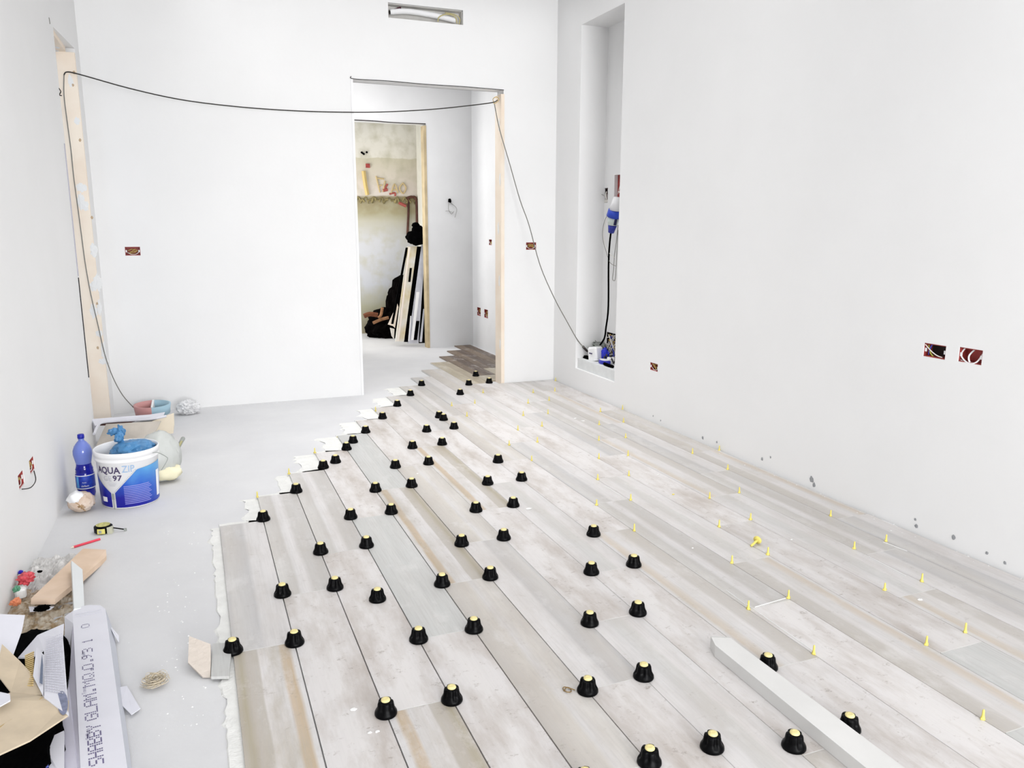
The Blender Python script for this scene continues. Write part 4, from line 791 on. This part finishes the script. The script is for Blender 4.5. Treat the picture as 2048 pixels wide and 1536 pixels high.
# vent slot
vt=thing('vent_recess','slot in the back wall above the doorway holding a pipe and cable loops','recess',(1.818,YB,3.0))
obj('recess_lining',join(box(-.302,.302,.096,.099,-.053,.053),box(-.302,.302,.02,.098,-.053,-.050),box(-.302,.302,.02,.098,.050,.053),box(-.302,-.299,.02,.098,-.053,.053),box(.299,.302,.02,.098,-.053,.053)),mat('recess_grey',lin((232,230,226)),.9,noise_amt=.12,nscale=12),vt)
obj('white_pipe',tube([(-.28,.04,-.005),(-.15,.035,.012),(0,.035,.008),(.15,.035,-.005),(.25,.04,-.018)],.022,10),M_white,vt,True)
obj('pipe_end',tube([(-.285,.038,-.007),(-.279,.038,-.006)],.015,10,sm=False),M_dark,vt)
obj('cable_loop',join(tube([(.10,.02,-.045),(.11,.012,-.01),(.17,.01,.015),(.24,.015,.005),(.26,.02,-.045)],.0045,6),tube([(.16,.02,.028),(.24,.01,.018),(.28,.012,-.01),(.275,.02,-.048)],.004,6)),mat('loop_tan',lin((190,180,130)),.6),vt,True)
obj('dark_wire',tube([(-.27,.03,.006),(-.23,.03,.022),(-.20,.03,.035),(-.20,.03,.02)],.005,6),mat('dark_red_wire',lin((70,20,40)),.6),vt)

# ---------------------------------------------------------------- long hanging cable
cab=[]
n1=Vector((-.69,3.66,2.405)); n2=Vector((2.44,YB-.02,2.388))
c1=[(-0.7200,3.6600,2.3349),(-0.7321,3.6600,2.2094),(-0.7297,3.6600,2.0521),(-0.7243,3.6600,1.8608),(-0.7248,3.6600,1.6991),(-0.7194,3.6600,1.5026),(-0.7139,3.6600,1.3030),(-0.7083,3.6600,1.1003),(-0.6934,3.6600,0.8942),(-0.6689,3.6600,0.6841),(-0.6440,3.6600,0.4702),(-0.6075,3.6600,0.3059),(-0.5576,3.6600,0.1747),(-0.4942,3.6600,0.0774)]
c2=[(-0.7200,3.6600,2.3349),(-0.7008,3.6600,2.3548),(-0.6260,3.6600,2.3443),(-0.3349,3.7000,2.2806),(-0.0243,3.7500,2.2341),(0.3080,3.8000,2.2154),(0.6599,3.8300,2.2102),(1.0304,3.8500,2.2178),(1.4207,3.8700,2.2405),(1.8261,3.8700,2.2807),(2.1640,3.8700,2.3297),(2.3595,3.8700,2.3639),(2.4035,3.8700,2.3860)]
c3=[(2.3770,3.8700,2.3531),(2.3901,3.8700,2.2871),(2.4176,3.8500,2.1399),(2.4873,3.8000,1.8666),(2.5580,3.7500,1.5823),(2.6199,3.7000,1.3774),(2.6887,3.6200,1.0477),(2.7896,3.5500,0.7776),(2.8858,3.4800,0.5694),(2.9681,3.4500,0.4199)]
cb_=thing('hanging_cable','long thin dark cable strung from the pine board across the doorway','cable',(0,0,0))
obj('left_drop',tube(c1,.0035,6,4),M_cableg,cb_,True); obj('span',tube(c2,.0042,6,4),M_cable,cb_,True)
obj('right_drop',tube(c3+[(3.0200,3.4089,0.3499)],.0042,6,4),M_cableg,cb_,True)
obj('hook_loop',tube([(2.3770,3.8700,2.3531),(2.3639,3.8700,2.3915),(2.3947,3.8700,2.4089),(2.4167,3.8700,2.3906),(2.3946,3.8700,2.3659),(2.3682,3.8700,2.3566)],.003,6,4),M_copper,cb_,True)
tag(obj('bent_nail',tube([(-.692,3.085,2.17),(-.682,3.08,2.15),(-.690,3.075,2.13),(-.678,3.07,2.125)],.003,6),M_dark),'small dark bent nail high on the left wall edge','nail')
tag(obj('wire_whisker',tube([(-0.6640,2.7514,2.4901),(-0.6640,2.7645,2.4595)],.002,5,sm=False),M_cableg),'thin grey wire above the left opening lintel','wire')

# ---------------------------------------------------------------- niche contents
tag(obj('cable_stub',join(tube([(3.1850,3.5364,2.9156),(3.1700,3.4985,2.8839),(3.1700,3.5140,2.8568)],.014,8)),M_dark),'dark cable stub at the top of the wall niche','cable stub')
nr=thing('recess_box','tall brick-red recessed box high on the niche back wall','electrical box',(XN,NI[0]+.4375,1.685))
obj('box_back',box(.03,.045,-.077,.077,-.09,.09),M_red,nr); obj('box_wire',join(tube([(.01,-.03,.05),(.005,.0,-.01),(.01,.03,-.06)],.003,6),tube([(.01,-.02,-.05),(.006,.02,-.045)],.005,6)),M_wirew,nr)
obj('box_edge',box(.0,.03,-.077,-.068,-.09,.09),M_dark,nr)
nb_=thing('socket_box','slim red electrical box on the niche back wall','electrical box',(XN,NI[0]+.65,1.62))
obj('box_shell',box(.03,.045,-.029,.029,-.057,.057),M_red,nb_); obj('box_lugs',join(box(.0,.02,-.029,.029,-.057,-.035),tube([(.0,-.01,-.03),(-.004,.0,.0),(.01,.012,.03)],.005,6)),M_wirew,nb_); obj('box_slots',join(box(.005,.02,-.028,-.018,-.05,.055),box(.005,.02,.018,.028,.01,.055)),M_dark,nb_)
tag(obj('white_whisker',tube([(3.1700,3.5759,1.6515),(3.1700,3.4861,1.6360),(3.1700,3.4155,1.6175)],.002,5),M_cableg),'thin wire poking out beside the slim niche box','wire')
# plug and socket
PX=XN-.055
pg=thing('industrial_plug','blue and white round industrial plug hanging high in the niche','plug',(0,0,0))
def rp(px,py,x): return (px,py,x)
q0=Vector((3.1100,3.0894,1.5906)); q1=Vector((3.1100,3.1160,1.4950)); q2=Vector((3.1100,3.1375,1.4449)); q3=Vector((3.1100,3.1501,1.3786)); q4=Vector((3.1100,3.1714,1.3196))
obj('white_housing',tube([q0,q1],.028,16,sm=False,r2=.048),M_white,pg,True)
obj('blue_collar',tube([q1,q2],.052,16,sm=False,r2=.058),M_blue,pg,True)
obj('white_band',tube([q2,q3],.050,16,sm=False,r2=.038),mat('band_grey',lin((205,215,210)),.4),pg,True)
obj('dark_grips',join(tube([q2+Vector((0,.045,0)),q3+Vector((0,.035,-.0))],.014,8,sm=False),tube([q2+Vector((0,-.045,0)),q3+Vector((0,-.035,0))],.014,8,sm=False)),mat('navy_grip',lin((20,20,70)),.5),pg,True)
obj('blue_gland',tube([q3,q4],.036,14,sm=False,r2=.024),mat('blue_gland',lin((50,60,170)),.4,noise_amt=.4,nscale=70),pg,True)
tag(obj('supply_cable',tube([(3.1100,3.1717,1.3236),(3.1100,3.1847,1.2602),(3.1100,3.1959,1.1605),(3.1100,3.1967,1.0201),(3.1100,3.1858,0.8184),(3.1100,3.1866,0.6752),(3.1100,3.2139,0.5483),(3.1100,3.2433,0.4486),(3.10,3.36,.34)],.0075,8),M_blackmatte,None,True),'black cable hanging from the blue plug to the niche floor','cable')
wl_=thing('wire_loops','thin pale wires looping down beside the blue plug','wire',(0,0,0))
obj('wire_loop',tube([(3.1100,3.1809,1.4922),(3.1100,3.2770,1.4184),(3.1100,3.3144,1.3184),(3.1100,3.2931,1.2382),(3.1100,3.2379,1.1592),(3.1100,3.1750,1.0814),(3.1100,3.0832,1.0576)],.0022,5),M_cableg,wl_)
obj('wire_loop',tube([(3.1100,3.1637,1.4764),(3.1100,3.2595,1.4064),(3.1100,3.2967,1.3065),(3.1100,3.2665,1.2187),(3.1100,3.1787,1.1491),(3.1100,3.0786,1.1210)],.0022,5),M_wirew,wl_)
obj('wire_loop',tube([(3.1100,3.0613,1.3787),(3.1100,3.0786,1.2620),(3.1100,3.1043,1.1437),(3.1100,3.1139,1.0244),(3.1100,3.1264,0.9518),(3.1100,3.0850,0.9464),(3.1100,3.0733,1.0265),(3.1100,3.0661,1.1842),(3.1100,3.0590,1.3400)],.0025,5),M_cableg,wl_)
# dark hollow at the foot of the niche
dh=thing('wall_hollow','dark hollow stuffed with wires low in the niche back','cavity',(XN,NI[0]+.454,.377))
obj('hollow_back',join(box(.09,.1,-.124,.124,-.115,.115),box(.002,.1,-.124,-.121,-.115,.115),box(.002,.1,.121,.124,-.115,.115),box(.002,.1,-.124,.124,.112,.115)),M_dark,dh)
random.seed(3)
obj('tangled_wires',join(*[tube([(.04,random.uniform(-.1,.1),random.uniform(-.1,.12)),(-.01,random.uniform(-.1,.1),random.uniform(-.1,.1)),(-.05,random.uniform(-.1,.1),random.uniform(-.13,.05)),(.03,random.uniform(-.1,.1),random.uniform(-.12,.0))],.0035,5) for _ in range(9)]),M_wirew,dh)
obj('tan_wires',join(*[tube([(.04,random.uniform(-.1,.1),random.uniform(-.1,.12)),(0,random.uniform(-.1,.1),random.uniform(0,.1)),(.03,random.uniform(-.1,.1),random.uniform(-.1,.05))],.004,5) for _ in range(6)]),M_copper,dh)
obj('violet_wires',join(*[tube([(.04,random.uniform(-.1,.1),random.uniform(-.1,.1)),(-.01,random.uniform(-.1,.1),random.uniform(-.1,.1)),(-.02,random.uniform(-.1,.1),random.uniform(-.13,.0))],.004,5) for _ in range(5)]),M_bluewire,dh)
ZS=.262
tg=thing('cable_tangle','grey tangle of thin cables at the back of the niche floor','cable',(3.13,3.36,ZS+.03))
obj('base_coil',tube([(.05*math.cos(t*.7),.06*math.sin(t*.7),-.024) for t in range(10)],.006,6),M_cable,tg,True)
obj('coils',join(*[tube([( .05*math.cos(t*.8+j),.075*math.sin(t*.8+j),.02+.085*abs(math.sin(j*1.7+t*.3))) for t in range(9)],.0035,5) for j in range(7)]),mat('coil_grey',lin((140,145,140)),.6),tg,True)
obj('blue_coil',join(*[tube([(.045*math.cos(t*.8+j),.06*math.sin(t*.8+j),.05+.02*math.sin(j*1.7+t*.3)) for t in range(8)],.004,5) for j in range(2)]),mat('coil_blue',lin((50,80,120)),.6),tg,True)
obj('loose_tails',join(tube([(.05,-.03,.05),(.02,.05,.09),(.0,.14,.14)],.0025,5),tube([(.05,-.05,.05),(.06,.02,.10),(.07,.06,.12)],.0025,5)),M_cableg,tg)
wh=thing('white_case','white rounded case with dark slot on the niche floor','case',(3.07,3.30,ZS))
obj('case_body',xf(bbox(-.045,.045,-.055,.055,0,.115,.014),Matrix.Rotation(.25,4,'Z')@Matrix.Rotation(-.15,4,'X')),M_white,wh); obj('case_slot',box(-.056,-.047,-.018,.022,.058,.066),M_inkd,wh)
tag(obj('blue_tool',blob((3.12,3.235,ZS+.055),.03,.045,.055,.3,2,3,91),mat('royal_blue',lin((25,40,190)),.4)),'royal blue tool body between the white case and the wires','tool')
tag(obj('brush',join(box(3.03,3.06,3.36,3.45,ZS,ZS+.022),*[box(3.02,3.03,3.365+i*.012,3.371+i*.012,ZS-.0,ZS+.014) for i in range(7)]),M_blackmatte),'small black toothed brush at the left of the niche floor','brush')
tr=thing('tape_roll','white and blue oval tape roll on the niche floor edge','tape',(3.06,3.13,ZS))
obj('roll_rim',xf(lathe([(.052,0),(.055,.004),(.055,.026),(.05,.030)],24),Matrix.Diagonal((.8,1.2,1,1))),mat('blue_rim',lin((40,45,170)),.4),tr,True); obj('roll_top',xf(lathe([(.001,.031),(.046,.031),(.046,.035),(.001,.035)],24,cap=False),Matrix.Diagonal((.8,1.2,1,1))),M_white,tr,True)
tag(obj('dark_offcuts',join(*[tube([(3.10+.03*math.sin(i),3.05+.03*i,ZS+.01),(3.09,3.07+.03*i,ZS+.05+.02*(i%2)),(3.12,3.10+.03*i,ZS+.01)],.006,6) for i in range(5)]),M_cable),'short dark cable offcuts heaped at the right of the niche floor','cable',kind='stuff')
tag(obj('white_cup',xf(lathe([(.025,0),(.032,.05),(.028,.055),(.01,.056)],16),Matrix.Translation((3.10,3.10,ZS))),M_white,None,True),'small white cup shape at the right of the niche floor','cup')
tag(obj('hand_tool',tube([(3.02,3.06,ZS+.013),(3.015,2.98,ZS+.013),(3.02,2.92,ZS+.012)],.013,10),M_blackmatte,None,True),'short black hand tool on the front edge of the niche floor','handle')
tag(obj('cable_end',tube([(3.0200,3.4468,0.3617),(3.0200,3.3899,0.3398),(3.0400,3.3912,0.3256)],.010,6),M_dark),'frayed dark cable end above the niche brush','cable end')

# ---------------------------------------------------------------- leaning pieces in the inner doorway
def lean(name,lab,tl,tr,br_,bl,t,m,cat='straightedge',parts=()):
    o=thing(name,lab,cat,(0,0,0)); obj('body',slab([tl,tr,br_,bl],t),m,o)
    for nm,pts,mm in parts: obj(nm,slab(pts,t*.4),mm,o)
    return o
M_level=mat('worn_level',lin((205,190,150)),.6,col2=lin((222,220,215)),nscale=6); M_alu=mat('dusty_alu',lin((208,208,216)),.55,noise_amt=.15,nscale=9)
lean('straightedge','thin black bar at the left of the leaning bundle',(2.2814,6.5200,1.1214),(2.3051,6.5200,1.1212),(2.0819,6.4000,0.2572),(2.0585,6.4000,0.2582),.02,M_blackmatte)
lean('straightedge','wide worn cream straightedge with a slot, leaning in the inner doorway',(2.3053,6.5200,1.1326),(2.4122,6.5200,1.1318),(2.2003,6.4000,0.0476),(2.0998,6.4000,0.0528),.03,M_level,parts=[('hand_slot',[(2.2867,6.3800,0.8939),(2.3102,6.3800,0.8935),(2.2888,6.3800,0.7347),(2.2653,6.3800,0.7352)],M_blackmatte),('pale_rib',[(2.2806,6.3800,1.1306),(2.2981,6.3800,1.1305),(2.1364,6.3800,0.0595),(2.1187,6.3800,0.0604)],mat('pale_rib',lin((228,216,205)),.6))])
lean('straightedge','black bar between the cream and white leaning pieces',(2.4152,6.5200,1.1318),(2.4630,6.5200,1.1314),(2.2478,6.4000,0.0393),(2.2031,6.4000,0.0416),.025,M_blackmatte)
lean('straightedge','dusty white aluminium level with a black slot near its foot',(2.4664,6.5200,1.1486),(2.5144,6.5200,1.1482),(2.3732,6.4000,0.0150),(2.2473,6.4000,0.0216),.03,M_alu,parts=[('hand_slot',[(2.3496,6.3800,0.2828),(2.3855,6.3800,0.2813),(2.3507,6.3800,0.0602),(2.3148,6.3800,0.0620)],M_blackmatte),('white_face',[(2.3571,6.3800,0.6184),(2.3927,6.3800,0.6173),(2.3088,6.3800,0.0623),(2.2790,6.3800,0.0638)],M_white)])
lean('straightedge','dark board behind the right edge of the leaning bundle',(2.5176,6.6000,1.0885),(2.5479,6.6000,1.0883),(2.5381,6.6000,-0.0456),(2.4332,6.6000,-0.0218),.02,M_blackmatte)
lean('straightedge','narrow white strip at the far right of the leaning bundle',(2.4363,6.3800,0.4192),(2.4513,6.3800,0.4186),(2.4104,6.3800,0.0335),(2.3832,6.3800,0.0349),.01,M_alu)
lean('straightedge','slim white rod standing between the two leaning levels',(2.2796,6.3800,0.3439),(2.2885,6.3800,0.3435),(2.2578,6.3800,0.0532),(2.2459,6.3800,0.0538),.01,M_white)
tag(obj('torn_card',slab([(2.1593,6.5000,0.4758),(2.1702,6.5000,0.4406),(2.1221,6.5000,0.1971),(2.0990,6.5000,0.2216),(2.0405,6.5000,0.2417)],.01),mat('torn_cream',lin((236,222,206)),.8)),'torn cream card hanging at the left foot of the leaning bundle','card')
tag(obj('rolled_paper',slab([(2.0688,6.5000,0.1995),(2.1158,6.5000,0.1857),(2.1067,6.5000,0.0684),(2.0839,6.5000,0.1049)],.03),mat('roll_cream',lin((220,214,205)),.8)),'pale rolled paper standing below the torn card','paper')
bg=thing('black_bag','black knotted plastic bag sitting on top of the leaning bundle','bag',(0,0,0))
bc=Vector((2.4031,6.5000,1.2348))
obj('bag_body',blob(bc,.125,.09,.088,.18,2,4,97),M_blackmatte,bg,True); obj('bag_neck',join(blob(bc+Vector((.015,0,.085)),.07,.05,.06,.2,2,3,98),blob(bc+Vector((-.005,0,.14)),.048,.04,.032,.2,2,3,99)),M_blackmatte,bg,True)
tag(obj('dark_sacks',join(blob((2.22,7.3,.12),.30,.25,.25,.4,2.2,4,101,zmin=FZ,crease=True),blob((2.45,7.3,.30),.26,.22,.50,.4,2.2,4,102,zmin=FZ,crease=True)),mat('dark_sack',(.0015,.001,.001,1),.9,spec=.05)),'dark heaped sacks on the floor of the far room','sack')
for j,(P,r,lab) in enumerate((([(2.1047,7.0500,0.3848),(2.0833,7.0500,0.2935),(2.0512,7.0500,0.2580)],.018,'curved pale brown stick standing in the dark sacks'),([(1.9709,7.0000,0.2056),(2.0706,7.0000,0.2442),(2.1641,7.0000,0.2649)],.02,'straight pale brown stick lying on the dark sacks'),([(1.8640,7.0000,0.2952),(1.9378,7.0000,0.3166),(2.0292,7.0000,0.3009)],.03,'reddish brown rag at the left of the dark sacks'))):
    tag(obj('debris_stick',tube(P,r,7),mat('debris_brown%d'%j,lin((165,120,85) if j<2 else (120,70,45)),.9,noise_amt=.4,nscale=20)),lab,'stick')
